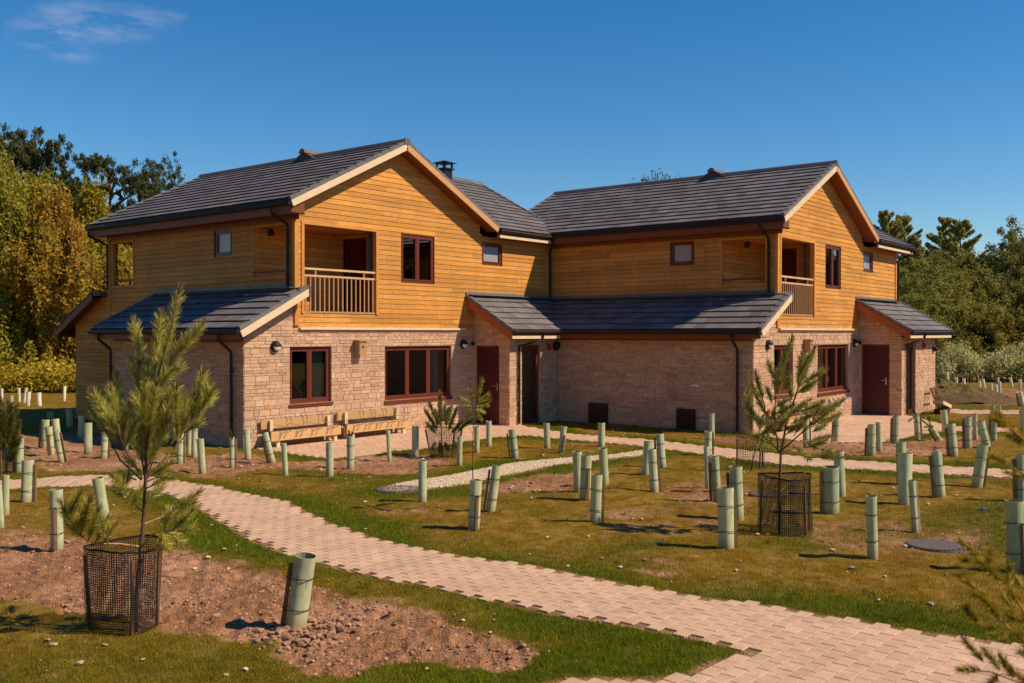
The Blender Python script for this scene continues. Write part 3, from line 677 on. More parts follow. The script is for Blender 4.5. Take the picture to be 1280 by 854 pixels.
    v = MB(); ridge_line(v, (xw0-.05, wr, wrz+.035), (xw1+.02, wr, wrz+.035)); verge(v, (xw1, -.35, wz0), (xw1, wr, wrz), X); verge(v, (xw1, 2*wr+.35, wz0), (xw1, wr, wrz), X); v.build('ridge_tiles', M['tile'], WR)
    xe = 10.08 if second else 9.07
    fb = MB(); fb.box(6.70, -.345, 5.03, xe, -.315, 5.115); fb.build('fascia', M['palewood'], WR)
    f2 = MB(); f2.quad((6.63, -.32, 5.045), (xe+.02, -.32, 5.045), (xe+.02, .0, 5.045), (6.63, 0, 5.045)); f2.box(6.64, -.312, 5.02, xe, -.29, 5.21)
    if second: f2.beam((10.1, -.33, wz0-.13), (10.1, wr, wrz-.13), X, .03, Vector((0, -ws, 1)).normalized(), .17); f2.quad((9.42, -.3, wz0-.12), (10.1, -.3, wz0-.12), (10.1, wr, wrz-.15), (9.42, wr, wrz-.15)); f2.quad((9.42, 2*wr, wz0-.12), (10.1, 2*wr, wz0-.12), (10.1, wr, wrz-.15), (9.42, wr, wrz-.15))
    f2.build('soffit', M['brownwood'], WR)
    g2 = MB(); g2.tube([(6.66, -.385, 5.215), (xe-.02, -.385, 5.215)], .048, 8)
    if second: g2.tube([(9.9, -.405, 5.16), (9.9, -.3, 5.0), (9.58, -.02, 4.78)], .033)
    g2.build('gutter', M['pipe'], WR)
    ch = MB(); c0 = (8.1, 3.0)
    ch.box(c0[0]-.17, c0[1]-.17, 6.9, c0[0]+.17, c0[1]+.17, 7.42); ch.box(c0[0]-.22, c0[1]-.22, 7.40, c0[0]+.22, c0[1]+.22, 7.44)
    for sx in (-1, 1):
        for sy in (-1, 1): ch.box(c0[0]+sx*.16-.025, c0[1]+sy*.16-.025, 7.44, c0[0]+sx*.16+.025, c0[1]+sy*.16+.025, 7.60)
    ch.tube([(c0[0], c0[1], 7.44), (c0[0], c0[1], 7.6)], .05)
    cp = [(c0[0]+sx*.29, c0[1]+sy*.29, 7.60) for sx, sy in ((-1, -1), (1, -1), (1, 1), (-1, 1))]
    for i in range(4): ch.poly([cp[i], cp[(i+1) % 4], (c0[0], c0[1], 7.70)])
    ch.poly(cp)
    if not second: ch.build('chimney', M['black'], WR)
    # lean-to roof ----------------------------------------------------------
    m = MB(); lx0 = -1.70; lzz = 2.52; ls = (3.40-lzz)/1.70; LL = 1.70*math.sqrt(1+ls*ls)
    ly1 = lean_roof; tiles(m, (lx0, yf, lzz), Y, Vector((1, 0, ls)), ly1-yf, LL-.02, seed=51+ox)
    m.hexa([(lx0, yf+.03, lzz-.03), (-.01, yf+.03, 3.36), (-.01, ly1-.03, 3.36), (lx0, ly1-.03, lzz-.03), (lx0, yf+.03, lzz), (-.01, yf+.03, 3.39), (-.01, ly1-.03, 3.39), (lx0, ly1-.03, lzz)], (.4, .4, .4))
    # short return of the roof past the corner, capped end
    tiles(m, (-.02, yf, 3.40-.01), Y, Vector((1, 0, ls)), .32, .16, seed=52)
    LR = m.build('lean_to_roof', M['tile'], H)
    v = MB(); verge(v, (lx0, yf, lzz), (.12, yf, 3.45), ny); 
    v.box(.07, yf-.03, 3.22, .13, yf+.10, 3.47, (.7, .7, .7)); v.build('verge_tiles', M['tile'], LR)
    if not second: v = MB(); verge(v, (lx0, ly1, lzz), (0, ly1, 3.39), Y); v.build('verge_tiles', M['tile'], LR)
    ff = MB(); ff.beam((-.10, yf+.3, 3.44), (-.10, ly1, 3.44), X, .2, Vector((0, 0, 1)), .012); ff.box(-.035, .03, 3.40, -.027, ly1, 3.52); ff.build('flashing', M['lead'], LR)
    bb = MB(); up = Vector((-ls, 0, 1)).normalized(); bb.beam((lx0+.03, yf-.012, lzz-.105), (.09, yf-.012, 3.44-.105), (0, 1, 0), .03, up, .145); bb.build('barge_board', M['palewood'], LR)
    b2 = MB(); b2.quad((lx0+.03, yf+.03, lzz-.15), (.0, yf+.03, 3.40-.15), (.0, .0, 3.40-.15), (lx0+.03, .0, lzz-.15))
    b2.box(lx0+.02, yf+.03, 2.30, lx0+.05, ly1-.03, lzz-.03); b2.quad((lx0+.05, yf, 2.34), (-1.33, yf, 2.34), (-1.33, ly1, 2.34), (lx0+.05, ly1, 2.34)); b2.box(-1.375, .02, 2.24, -1.345, min(ly1, lean_len+.0), 2.335)
    b2.box(lx0+.05, yf+.02, 2.325, -1.30, .01, 2.337)
    b2.build('soffit', M['brownwood'], LR)
    g3 = MB(); g3.tube([(lx0-.045, yf, 2.46), (lx0-.045, (6.0 if second else ly1), 2.46)], .05, 8); g3.build('gutter', M['black'], LR)
    # porch roof ------------------------------------------------------------
    m = MB(); px0 = 5.66; px1 = 10.02; pz = 2.50; ps = (3.43-pz)/1.60; PL = 1.60*math.sqrt(1+ps*ps)
    kk = None if second else (lambda c: c.x < 7.80+(c.y+1.60)*1.06+.18)
    tiles(m, (px0, -1.60, pz), X, Vector((0, 1, ps)), px1-px0, PL-.03, keep=kk, seed=61+ox)
    pe = px1 if second else 7.86
    m.poly([(px0, -1.58, pz), (pe, -1.58, pz), ((px1 if second else 9.4), -.03, 3.41), (px0, -.03, 3.41)], (.4, .4, .4))
    PR = m.build('porch_roof', M['tile'], H)
    v = MB(); verge(v, (px0, -1.60, pz), (px0, -.02, 3.42), nx)
    v.build('verge_tiles', M['tile'], PR)
    if second: v = MB(); verge(v, (px1, -1.60, pz), (px1, -.02, 3.42), X); v.build('verge_tiles', M['tile'], PR)
    ff = MB(); ff.beam((px0+.03, -.10, 3.455), ((px1-.6 if second else 9.40), -.10, 3.455), Y, .2, Vector((0, 0, 1)), .012); ff.box(px0, -.04, 3.40, (9.42 if second else 9.38), -.032, 3.53); ff.build('flashing', M['lead'], PR)
    bb = MB(); bb.box(px0+.03, -1.585, 2.29, (9.98 if second else 7.84), -1.555, 2.375); bb.build('fascia', M['palewood'], PR)
    b2 = MB(); up = Vector((0, -ps, 1)).normalized(); b2.beam((px0+.03, -1.55, pz-.13), (px0+.03, -.0, 3.40-.13), X, .03, up, .19, (1.7, 1.7, 1.7))
    b2.quad((px0+.04, -1.55, pz-.1), (6.0, -1.55, pz-.1), (6.0, 0, 3.30), (px0+.04, 0, 3.30)); b2.quad((px0+.04, -1.55, 2.33), (pe, -1.55, 2.33), (pe, -1.23, 2.33), (px0+.04, -1.23, 2.33)); b2.box(px0+.04, -1.55, 2.28, pe-.02, -1.53, pz-.03)
    if second: b2.quad((9.4, -1.55, pz-.1), (9.98, -1.55, pz-.1), (9.98, 0, 3.30), (9.4, 0, 3.30))
    b2.build('soffit', M['brownwood'], PR)
    g3 = MB(); g3.tube([(px0+.02, -1.63, 2.475), (pe, -1.63, 2.475)], .042, 8); g3.tube([(6.95, -1.64, 2.42), (6.95, -1.60, 2.25), (6.33, -1.30, 2.10), (6.33, -1.30, .05)], .032); g3.build('gutter', M['pipe'], PR)
    # rear porch roof -------------------------------------------------------
    m = MB(); yy = yb+.4; tiles(m, (-.3, yy+2.07, 2.52), X, Vector((0, -1, .5)), 3.6, 2.07*1.118, seed=71)
    m.box(-.28, yb+.02, 3.44, 3.3, yy, 3.55, (.6, .6, .6)); m.poly([(-.28, yy+2.05, 2.50), (3.3, yy+2.05, 2.50), (3.3, yy, 3.53), (-.28, yy, 3.53)], (.4, .4, .4))
    QR = m.build('rear_porch_roof', M['tile'], H)
    b2 = MB(); up = Vector((0, .5, 1)).normalized(); b2.beam((-.28, yy+2.05, 2.41), (-.28, yy+.02, 3.43), X, .03, up, .17)
    b2.quad((-.27, yy+2.05, 2.36), (0, yy+2.05, 2.36), (0, yy, 3.38), (-.27, yy, 3.38)); b2.box(-.28, yy+1.95, 2.32, 3.3, yy+2.03, 2.50); b2.quad((-.28, yb+1.84, 2.34), (3.3, yb+1.84, 2.34), (3.3, yy+2, 2.34), (-.28, yy+2, 2.34)); b2.build('soffit', M['brownwood'], QR)
    # windows, doors --------------------------------------------------------
    window(H, (0, 0, 0), X, ny, *wu[:2], *wu[2:], lights=2, sill=0)
    window(H, (0, 0, 0), X, ny, *sm[:2], *sm[2:], lights=1, film=True)
    window(H, (0, 0, 0), X, ny, *w1[:2], *w1[2:], lights=2, sill=.07, depth=.11, curtain=[(w1[0]+.68, w1[0]+1.1)])
    window(H, (0, 0, 0), X, ny, *w2[:2], *w2[2:], lights=3, sill=.09, depth=.11, curtain=[(w2[0]+1.75, w2[0]+2.1)] if not second else None)
    window(H, (0, 0, 0), Y, nx, *ss[:2], *ss[2:], lights=1, film=True)
    window(H, (0, -1.24, 0), X, ny, pw[0], pw[1], .03, pw[3], lights=1, depth=.12, name='glazed_side_panel')
    door(H, (5.99, 0, 0), ny, nx, dr[0], dr[1], .02, dr[3], dr[1]-.12)
    door(H, (2.65, .02, 0), Y, nx, .54, 1.38, 2.88, 4.78, 1.26)
    if not second: door(H, (2.65, yb-1.48, 0), Y, nx, .1, .94, 2.88, 4.78, .22)
    # balustrades -----------------------------------------------------------
    def balu(y):
        b = MB(); a0, a1 = balc[0]+.002, balc[1]-.002
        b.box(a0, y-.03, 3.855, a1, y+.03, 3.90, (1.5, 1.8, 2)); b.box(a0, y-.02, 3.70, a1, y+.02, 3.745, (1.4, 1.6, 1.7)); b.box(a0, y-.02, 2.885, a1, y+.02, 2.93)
        n = 16
        for i in range(n):
            x = a0+.07+(a1-a0-.14)*i/(n-1); b.box(x-.016, y-.012, 2.93, x+.016, y+.012, 3.70)
        for x in (a0+.35, a1-.35): b.box(x-.02, y-.015, 3.745, x+.02, y+.015, 3.855)
        b.build('balustrade', M['rail'], H)
    balu(.02)
    if not second: balu(yb-.02)
    for k_ in ((.30, 1.47),)+(() if second else ((6.62, 7.60),)):
        b = MB(); b.box(-.02, k_[0], 3.80, .04, k_[1], 3.85); b.build('handrail', M['brownwood'], H)
    # rainwater pipes -------------------------------------------------------
    b = MB(); b.tube([(-.455, .25, 5.16), (-.44, .25, 5.05), (-.07, .19, 4.84), (-.06, .18, 4.7), (-.06, .18, 3.42)], .033, 8)
    for z_ in (4.4, 3.7): b.tube([(-.06, .18, z_), (-.06, .18, z_+.05)], .045)
    b.build('downpipe', M['pipe'], H)
    for yy_ in ((.38,) if second else (.35, 5.22)):
        b = MB(); b.tube([(lx0-.03, yy_, 2.42), (lx0-.03, yy_, 2.30), (-1.42, yy_, 2.05), (-1.41, yy_, 1.95), (-1.41, yy_, .05)], .033, 8)
        for z_ in (1.6, .6): b.tube([(-1.41, yy_, z_), (-1.41, yy_, z_+.05)], .045)
        b.build('downpipe', M['pipe'], H)
    b = MB()
    if second: b.tube([(9.58, -.02, 4.80), (9.56, -.05, 4.7), (9.55, -.05, 3.5)], .036)
    else: b.tube([(9.02, -.40, 5.12), (9.05, -.36, 4.98), (9.33, -.07, 4.78), (9.36, -.07, 4.65), (9.36, -.07, 3.5)], .036)
    b.build('downpipe', M['pipe'], H)
    if not second:
        b = MB(); b.tube([(-.44, yk-.1, 5.16), (-.44, yk-.1, 5.05), (-.05, yb+.02, 4.80), (-.05, yb+.02, 3.6)], .036); b.build('downpipe', M['pipe'], H)
    # small fittings --------------------------------------------------------
    bulkhead(H, (0, 0, 0), X, ny, -.55, 2.15); bulkhead(H, (0, 0, 0), X, ny, 5.55, 2.14, .12)
    bulkhead(H, (0, -1.24, 0), X, ny, (8.0 if not second else 9.18), (2.08 if not second else 1.93), (.125 if not second else .08), dark=True)
    b = MB(); b.box(1.72, -.20, 1.92, 1.93, -.02, 2.26); b.box(1.69, -.23, 2.24, 1.96, -.015, 2.275); b.box(1.80, -.203, 2.09, 1.85, -.199, 2.14, (.1, .1, .1)); b.build('nest_box', M['rail'], H)
    b = MB(); q = 7.64 if not second else 8.05; b.box(q-.05, -1.33, 1.98, q+.05, -1.255, 2.14); b.tube([(q+.05, -1.29, 2.06), (q+.05, -1.35, 2.0)], .03); b.build('alarm_box', M['redplastic'], H)
    b = MB(); b.tube([(5.90, -.02, 2.16), (5.90, -.10, 2.15)], .045, 10); b.build('sensor', M['black'], H)
    b = MB(); b.tube([(-.02, .78, 4.70), (-.09, .78, 4.68), (-.11, .80, 4.62)], [.09, .08, .02], 12); b.build('sensor', M['black'], H)
    if second:
        for ya, w_, z_ in ((1.53, .52, .53), (4.13, .60, .56)):
            b = MB(); b.box(-1.40, ya, .02, -1.355, ya+w_, z_)
            for k in range(6): b.box(-1.415, ya+.03, .07+k*.08, -1.40, ya+w_-.03, .10+k*.08)
            b.build('meter_box', M['pipe'], H)
        b = MB(); b.box(-1.375, 1.42, 1.10, -1.352, 1.63, 1.15); b.build('vent', M['white'], H)
    return H
house('timber_and_stone_house', 0, 0, 'nearer left house of orange timber over pink stone with a chimney pot', 7.82, 5.17, 5.60, False)
house('timber_and_stone_house', 9.4512, -7.0497, 'right hand timber and stone house with the open porch at its far right end', 8.75, 5.80, 7.02, True)
#PART2
# ---------------------------------------------------------------- tree guards
# base x, base y, top x, top y, width (photo pixels), stake side, label
GU = [
(369, 786, 383, 693, 27, 'l', 'large leaning green tree guard alone in the bare soil of the foreground'),
(2, 506, 2, 486, 4, '', 'pale far tree guard at the extreme left below the golden birches'),
(24, 503, 24, 485, 4, '', 'sunlit far guard below the birches, left one of a close pair'),
(30, 504, 32, 485, 4, '', 'sunlit far guard below the birches, right one of a close pair'),
(80, 502, 80, 483, 4, '', 'lone sunlit far guard below the birches just left of the brown rear wall'),
(35, 508, 35, 490, 6, '', 'shaded blue-looking guard right in front of the far sunlit pair'),
(49, 508, 48, 491, 6, '', 'shaded blue-looking guard right of the far sunlit pair'),
(14, 509, 14, 494, 6, '', 'shaded dim guard between the far left guards below the birches'),
(63, 524, 63, 515, 8, '', 'short dim guard in the house shadow behind the cluster of four'),
(87, 535, 87, 511, 8, '', 'dim guard in the deep shadow beside the rear timber wall'),
(101, 548, 101, 520, 8, '', 'dim shaded guard just behind the lit one at the stone side wall'),
(56, 560, 56, 525, 10, 'l', 'guard at the back left of the cluster of four on red soil'),
(73, 562, 69, 524, 9, '', 'guard at the back right of the cluster of four on red soil'),
(64, 569, 62, 533, 9, 'f', 'guard with a stake in front, middle of the cluster of four on red soil'),
(77, 577, 71, 539, 8, 'r', 'narrow leaning guard at the front of the cluster of four on red soil'),
(110, 565, 109, 529, 10, '', 'upright lit guard on red soil right of the cluster of four'),
(130, 573, 131, 541, 9, 'r', 'guard with stake seen through the left branches of the big young pine'),
(158, 562, 159, 529, 7, '', 'guard almost hidden behind the middle of the big young pine'),
(24, 591, 24, 548, 10, 'l', 'guard beside the dark pine bush at the left edge, behind the path'),
(33, 629, 33, 576, 14, 'r', 'broad guard with stake on its right, left foreground near the brick path'),
(7, 645, 7, 594, 9, '', 'slim guard near the left edge in front of the brick path'),
(1, 660, 0, 605, 7, '', 'guard cut by the left edge of the view in front of the path'),
(71, 688, 70, 612, 16, 'f', 'tall guard with a dark stake in front at the edge of the foreground soil'),
(131, 654, 124, 597, 14, '', 'leaning plain guard between the brick path and the big young pine'),
(225, 580, 224, 542, 9, 'r', 'guard with thin stake beside the shaded stone side wall, left in its group of four'),
(236, 569, 236, 538, 5, '', 'thin guard second in the group of four by the shaded stone side wall'),
(243, 572, 243, 536, 8, '', 'guard third in the group of four by the shaded stone side wall'),
(253, 592, 251, 548, 10, '', 'plain upright guard nearest the camera in the group by the shaded side wall'),
(290, 585, 289, 546, 7, 'r', 'guard with stake and a sprig on top before the corner of the stone wall'),
(310, 574, 308, 537, 8, '', 'guard standing before the sunlit corner of the left house'),
(341, 579, 331, 541, 8, 'l', 'strongly leaning guard at the left end of the wooden rack'),
(357, 595, 355, 554, 7, '', 'slim guard in grass in front of the left wooden rack'),
(412, 597, 412, 553, 10, '', 'guard below the gap between the two wooden racks'),
(438, 586, 438, 545, 10, 'w', 'guard in red soil before the left end of the right wooden rack'),
(487, 577, 485, 538, 5, '', 'thinnest guard at the edge of the paving before the right rack'),
(519, 570, 519, 533, 9, '', 'guard on the paving edge left of the bushy pine in black netting'),
(528, 629, 528, 576, 11, '', 'guard beside the white gravel strip next to the round cover'),
(574, 583, 575, 545, 7, '', 'guard just right of the bushy pine in black netting'),
(596, 566, 596, 533, 7, '', 'guard directly behind the thin stemmed sapling near the maroon door'),
(611, 559, 611, 526, 7, '', 'guard in front of the maroon door of the left house'),
(644, 573, 640, 537, 10, 'l', 'slightly leaning guard with stake left, in front of the porch corner'),
(684, 561, 683, 529, 8, '', 'guard in the lawn left of the one leaning right, before the corner of the houses'),
(701, 567, 705, 533, 8, 'f', 'guard leaning right with pale stake in the lawn between path and gravel'),
(752, 559, 752, 529, 9, '', 'guard by the narrow brick path below the left black wall box'),
(592, 663, 595, 600, 15, 'f', 'guard with stake in front and the thin sapling growing out of its top'),
(613, 641, 621, 582, 12, 'l', 'guard leaning right with tall stake, beside the one with the thin sapling'),
(723, 617, 721, 564, 12, '', 'rear guard of the touching pair below the white gravel strip'),
(731, 626, 733, 569, 14, 'f', 'front guard of the touching pair below the white gravel strip'),
(744, 655, 746, 593, 14, 'r', 'guard with dark stake on its right, nearest before the touching pair'),
(756, 608, 753, 560, 11, '', 'plain guard at the end of the gravel, right behind the touching pair'),
(807, 595, 811, 552, 12, '', 'left guard of three where the gravel strip meets the brick path'),
(818, 615, 815, 562, 11, 'r', 'front guard of three where the gravel strip meets the brick path'),
(828, 585, 825, 543, 10, 'l', 'rear right guard of three where the gravel strip meets the brick path'),
(890, 549, 890, 517, 7, '', 'guard on the far side of the path against the shaded stone wall'),
(885, 570, 885, 539, 9, 'r', 'guard on the path edge, behind the row left of the right pines'),
(885, 612, 883, 558, 7, '', 'left slim guard of the tight row left of the right pines'),
(890, 616, 888, 570, 7, '', 'middle slim guard of the tight row left of the right pines'),
(897, 628, 893, 571, 11, 'l', 'guard with dark stake at the front of the tight row left of the right pines'),
(908, 685, 907, 610, 20, 'r', 'largest dark-faced guard left of the netted pine in the right lawn'),
(922, 649, 919, 583, 16, 'l', 'tall guard immediately behind the largest dark-faced one'),
(1039, 643, 1037, 583, 20, 'l', 'broad guard with stake right of the netted pine in the right lawn'),
(1051, 620, 1048, 564, 13, '', 'guard directly behind the broad one right of the netted pine'),
(1091, 698, 1087, 619, 13, 'b', 'slim pale guard standing alone in the right lawn near the path'),
(1008, 560, 1007, 522, 8, 'r', 'guard half hidden by the branches of the netted pine in the right lawn'),
(1045, 553, 1045, 523, 7, 'l', 'guard at the edge of the right forecourt just right of the pine branches'),
(1089, 570, 1088, 531, 10, 'l', 'front guard of the pair before the right maroon door'),
(1099, 565, 1097, 528, 7, '', 'back guard of the pair before the right maroon door'),
(1119, 554, 1119, 519, 8, 'l', 'guard before the right porch pillar on the forecourt edge'),
(1147, 551, 1146, 518, 7, 'r', 'guard with a dying sprig between two stakes near the fallen one'),
(1175, 552, 1163, 534, 7, 'l', 'toppled guard leaning over to the left near the far right porch'),
(1182, 540, 1180, 513, 8, '', 'guard beside the track just right of the far porch'),
(1192, 571, 1189, 530, 11, 'l', 'broad guard with stake on its left between two narrow brick paths at right'),
(1210, 561, 1209, 521, 9, 'l', 'guard with stake on its left, second in the crowd at far right'),
(1219, 550, 1218, 517, 6, '', 'thin guard third in the crowd at far right'),
(1234, 560, 1226, 527, 10, 'r', 'leaning guard with stake right in the crowd at far right'),
(1242, 552, 1242, 515, 8, 'l', 'guard beside a thick reddish stake in the crowd at far right'),
(1221, 609, 1227, 555, 13, 'r', 'dark-faced guard leaning right on the near edge of the right hand path'),
(1176, 623, 1172, 565, 12, 'l', 'upright guard near the right hand path, left of the dark-faced leaning one'),
(1131, 632, 1133, 567, 17, '', 'broad guard right of centre in the right lawn, behind the white stake'),
(1127, 606, 1127, 553, 12, 'f', 'guard hidden behind the broad one in the right lawn'),
(1144, 665, 1138, 600, 6, 'R', 'narrow guard tied to a long white leaning stake in the right lawn'),
(1270, 716, 1268, 626, 21, 'f', 'tallest guard with dark stake in its middle at the right edge'),
(1276, 628, 1275, 568, 12, 'l', 'guard at the right edge just behind the tallest one there'),
(1278, 551, 1277, 512, 8, '', 'guard cut by the right edge near the far track'),
(1278, 508, 1274, 490, 7, 'l', 'leaning guard with dark stake in the far field at the right edge'),
(1185, 484, 1184, 465, 3.5, '', 'tallest guard at the left end of the far field row before the scrub'),
(1188, 483, 1187, 475, 2.5, '', 'short guard at the left end of the far field row before the scrub'),
(1196, 484, 1195, 472, 3.5, '', 'far field guard before the scrub, left of the mound top'),
(1206, 493, 1205, 473, 3.5, '', 'tall far field guard right behind the dark soil mound'),
(1213, 501, 1210, 483, 3.5, '', 'leaning far field guard at the right foot of the dark soil mound'),
(1225, 491, 1224, 476, 3, '', 'left guard of the two in the middle of the far field'),
(1231, 487, 1229, 474, 3, '', 'right guard of the two in the middle of the far field'),
(1240, 497, 1238, 479, 4, '', 'first guard of three standing close in the far field'),
(1246, 500, 1245, 481, 4, '', 'second guard of three standing close in the far field'),
(1250, 494, 1250, 477, 3.5, '', 'third guard of three standing close in the far field'),
(1248, 480, 1247, 472, 3, '', 'small guard behind the three standing close in the far field'),
(1265, 485, 1263, 472, 3.5, '', 'far field guard at right, nearest the dark boards of the scrub edge'),
(1275, 487, 1275, 474, 3.5, '', 'rightmost guard of the far field row before the scrub'),
(1241, 519, 1240, 506, 5, '', 'left whitish guard of two near the far track'),
(1249, 518, 1248, 507, 5, '', 'right whitish guard of two near the far track'),
]
def guard(i, bx, by, tx, ty, w, stake, label):
    r = random.Random(100+i); B = G(bx, by); dp = depth_of(B); T = P(tx, ty, dp)
    # small extra lean towards / away from the viewer
    T = T+Vector((fwd.x, fwd.y, 0))*r.uniform(-.05, .05)
    dia = max(w*dp/F, .085); h = (T-B).length; ax = (T-B).normalized(); sd = ax.cross(Vector((0, 1, 0))).normalized(); fd = ax.cross(sd).normalized()
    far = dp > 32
    E_ = empty('tree_guard', B, label, 'tree guard', 'green plastic tree guards planted round the houses')
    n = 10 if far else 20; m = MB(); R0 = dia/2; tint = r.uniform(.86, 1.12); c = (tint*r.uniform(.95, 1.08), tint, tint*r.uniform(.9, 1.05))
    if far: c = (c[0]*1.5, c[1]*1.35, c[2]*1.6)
    ovl = r.uniform(.85, 1.0); ph = r.uniform(0, 6.28)
    prof = [(-.04, 1.0), (.22, .97+r.uniform(0, .05)), (.6, .98), (.94, 1.0), (1.0, 1.05)]
    rings = []
    for k, (t, q) in enumerate(prof):
        ring = []
        for j in range(n):
            an = 2*pi*j/n+ph; wob = 1+.035*sin(3*an+k*.5)+.015*sin(5*an)
            ring.append(ax*(h*t+(.003*sin(an*2+ph) if t == 1 else 0))+(sd*cos(an)*ovl+fd*sin(an))*R0*q*wob)
        rings.append(ring)
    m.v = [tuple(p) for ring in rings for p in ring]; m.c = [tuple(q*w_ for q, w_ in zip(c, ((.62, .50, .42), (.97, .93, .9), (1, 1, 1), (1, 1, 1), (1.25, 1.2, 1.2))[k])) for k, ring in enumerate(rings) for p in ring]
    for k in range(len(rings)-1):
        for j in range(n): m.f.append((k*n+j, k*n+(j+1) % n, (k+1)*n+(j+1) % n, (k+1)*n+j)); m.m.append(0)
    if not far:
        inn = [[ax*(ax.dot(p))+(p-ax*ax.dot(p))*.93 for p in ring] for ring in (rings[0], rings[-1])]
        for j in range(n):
            j2 = (j+1) % n; m.quad(inn[0][j], inn[0][j2], inn[1][j2], inn[1][j], (c[0]*.55, c[1]*.5, c[2]*.45)); m.quad(rings[-1][j], rings[-1][j2], inn[1][j2], inn[1][j], c)  # inner wall coloured darker to stand for shade inside the tube
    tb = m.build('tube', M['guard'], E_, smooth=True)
    if stake:
        side = {'l': -rgt, 'r': rgt, 'f': rgt*.35-Vector((fwd.x, fwd.y, 0)), 'b': Vector((fwd.x, fwd.y, 0)), 'R': rgt, 'w': Vector((fwd.x, fwd.y, 0))-rgt*.5}[stake].normalized()
        sw = min(.032, dia*.35) if stake != 'R' else .026; sh = h*{'l': .9, 'r': .95, 'f': .72, 'b': 1.06, 'R': 1.02, 'w': .9}[stake]*r.uniform(.95, 1.03)
        off = side*(R0+sw*.55); st = MB(); t2 = r.uniform(.6, 1.2); cc = (t2, t2, t2) if stake != 'R' else (2.3, 2.9, 3.6)
        top = off*r.uniform(.95, 1.1)+ax*sh; bot = off*r.uniform(1.0, 1.25)-ax*.05
        st.beam(bot, top, side, sw, ax.cross(side).normalized(), sw, cc); st.build('stake', M['stake'], E_)
        if not far:
            for q in (.28, .70):
                t_ = MB(); pts = []
                if q*h > sh: continue
                for j in range(17):
                    an = 2*pi*j/16; d_ = sd*cos(an)+fd*sin(an); k = max(0, d_.dot(side))**4
                    pts.append(ax*(h*q+.01*sin(an))+d_*(R0*1.03+.004+k*sw*1.15))
                t_.tube(pts, .004, 5); t_.build('tie', M['black'], E_)
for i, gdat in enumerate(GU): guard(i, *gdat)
# ---------------------------------------------------------------- timber racks with metal hoops along the walls
def rack(name, O, L, hz, nh, label, hoops=True, grp='wooden racks with metal hoops against the house walls'):
    """O front-left foot; runs along +X; stands against the wall behind it (+Y)"""
    E_ = empty(name, O, label, 'rack', grp); D = .36
    m = MB(); m.box(0, D-.04, hz-.19, L, D, hz, (.72, .55, .38)); m.build('back_board', M['palewood'], E_)
    m = MB(); m.box(0, -.02, .14, L, .02, .34, (.80, .64, .45)); m.build('front_board', M['palewood'], E_)
    m = MB(); m.box(.03, .02, .30, L-.03, D-.045, .325, (.35, .3, .3)); m.build('shelf', M['brownwood'], E_)
    for x in (.22, L-.12):
        m = MB(); m.box(x-.04, .02, 0, x+.04, .08, .33); m.box(x-.04, D-.11, 0, x+.04, D-.045, hz-.01); m.box(x-.04, .08, .08, x+.04, D-.11, .14); m.build('leg', M['palewood'], E_)
    if hoops:
        for k in range(nh):
            x = .1+(L-.2)*(k+.45)/nh
            m = MB(); a_ = .11
            m.tube([(x, -.03, .30), (x, -.16, .34), (x, -.18, .40), (x, -.16, .62), (x, -.10, .66), (x+a_, -.10, .66), (x+a_, -.16, .62), (x+a_, -.18, .40), (x+a_, -.16, .34), (x+a_, -.03, .30)], .011, 6)
            m.tube([(x, -.17, .42), (x, D-.05, .46)], .006, 5); m.tube([(x-.03, -.025, .31), (x-.10, -.10, .22)], .006, 5)
            m.build('hoop', M['metal'], E_)
    return E_
rack('cycle_rack', (-.98, -.42, .02), 1.92, .56, 4, 'left of the two wooden racks with hoops below the stone windows of the left house')
rack('cycle_rack', (1.12, -.42, .02), 1.98, .60, 5, 'right of the two wooden racks with hoops below the stone windows of the left house')
rack('cycle_rack', (9.4512-.6, -7.0497-.42, .02), 1.85, .56, 4, 'wooden rack with hoops behind the young pine, left one at the right house')
rack('cycle_rack', (9.4512+1.45, -7.0497-.42, .02), 2.0, .60, 5, 'wooden rack with hoops left of the maroon door of the right house')
E_ = empty('timber_crate', (17.30, -8.75, .02), 'small collapsed timber crate frame leaning at the far right porch wall', 'crate')
m = MB(); m.hexa([(-.35, -.3, .30), (.55, -.3, .12), (.55, .0, .12), (-.35, 0, .30), (-.35, -.3, .40), (.55, -.3, .22), (.55, 0, .22), (-.35, 0, .40)]); m.build('lid', M['palewood'], E_)
m = MB(); m.box(-.33, -.27, 0, .50, -.02, .13, (.25, .2, .2)); m.build('base', M['brownwood'], E_)
m = MB()
for x in (.45, .6, .8, 1.0): m.beam((x, .05, .1), (x+.08, .33, .72), (1, 0, 0), .035, (0, 1, 0), .03, (.5, .4, .4))
for z in (.25, .48, .70): m.beam((.42, .05+.28*(z-.1)/.62-.03, z), (1.12, .05+.28*(z-.1)/.62-.03, z), (0, 1, 0), .03, (0, 0, 1), .04, (.5, .4, .4))
m.build('slatted_side', M['stake'], E_)
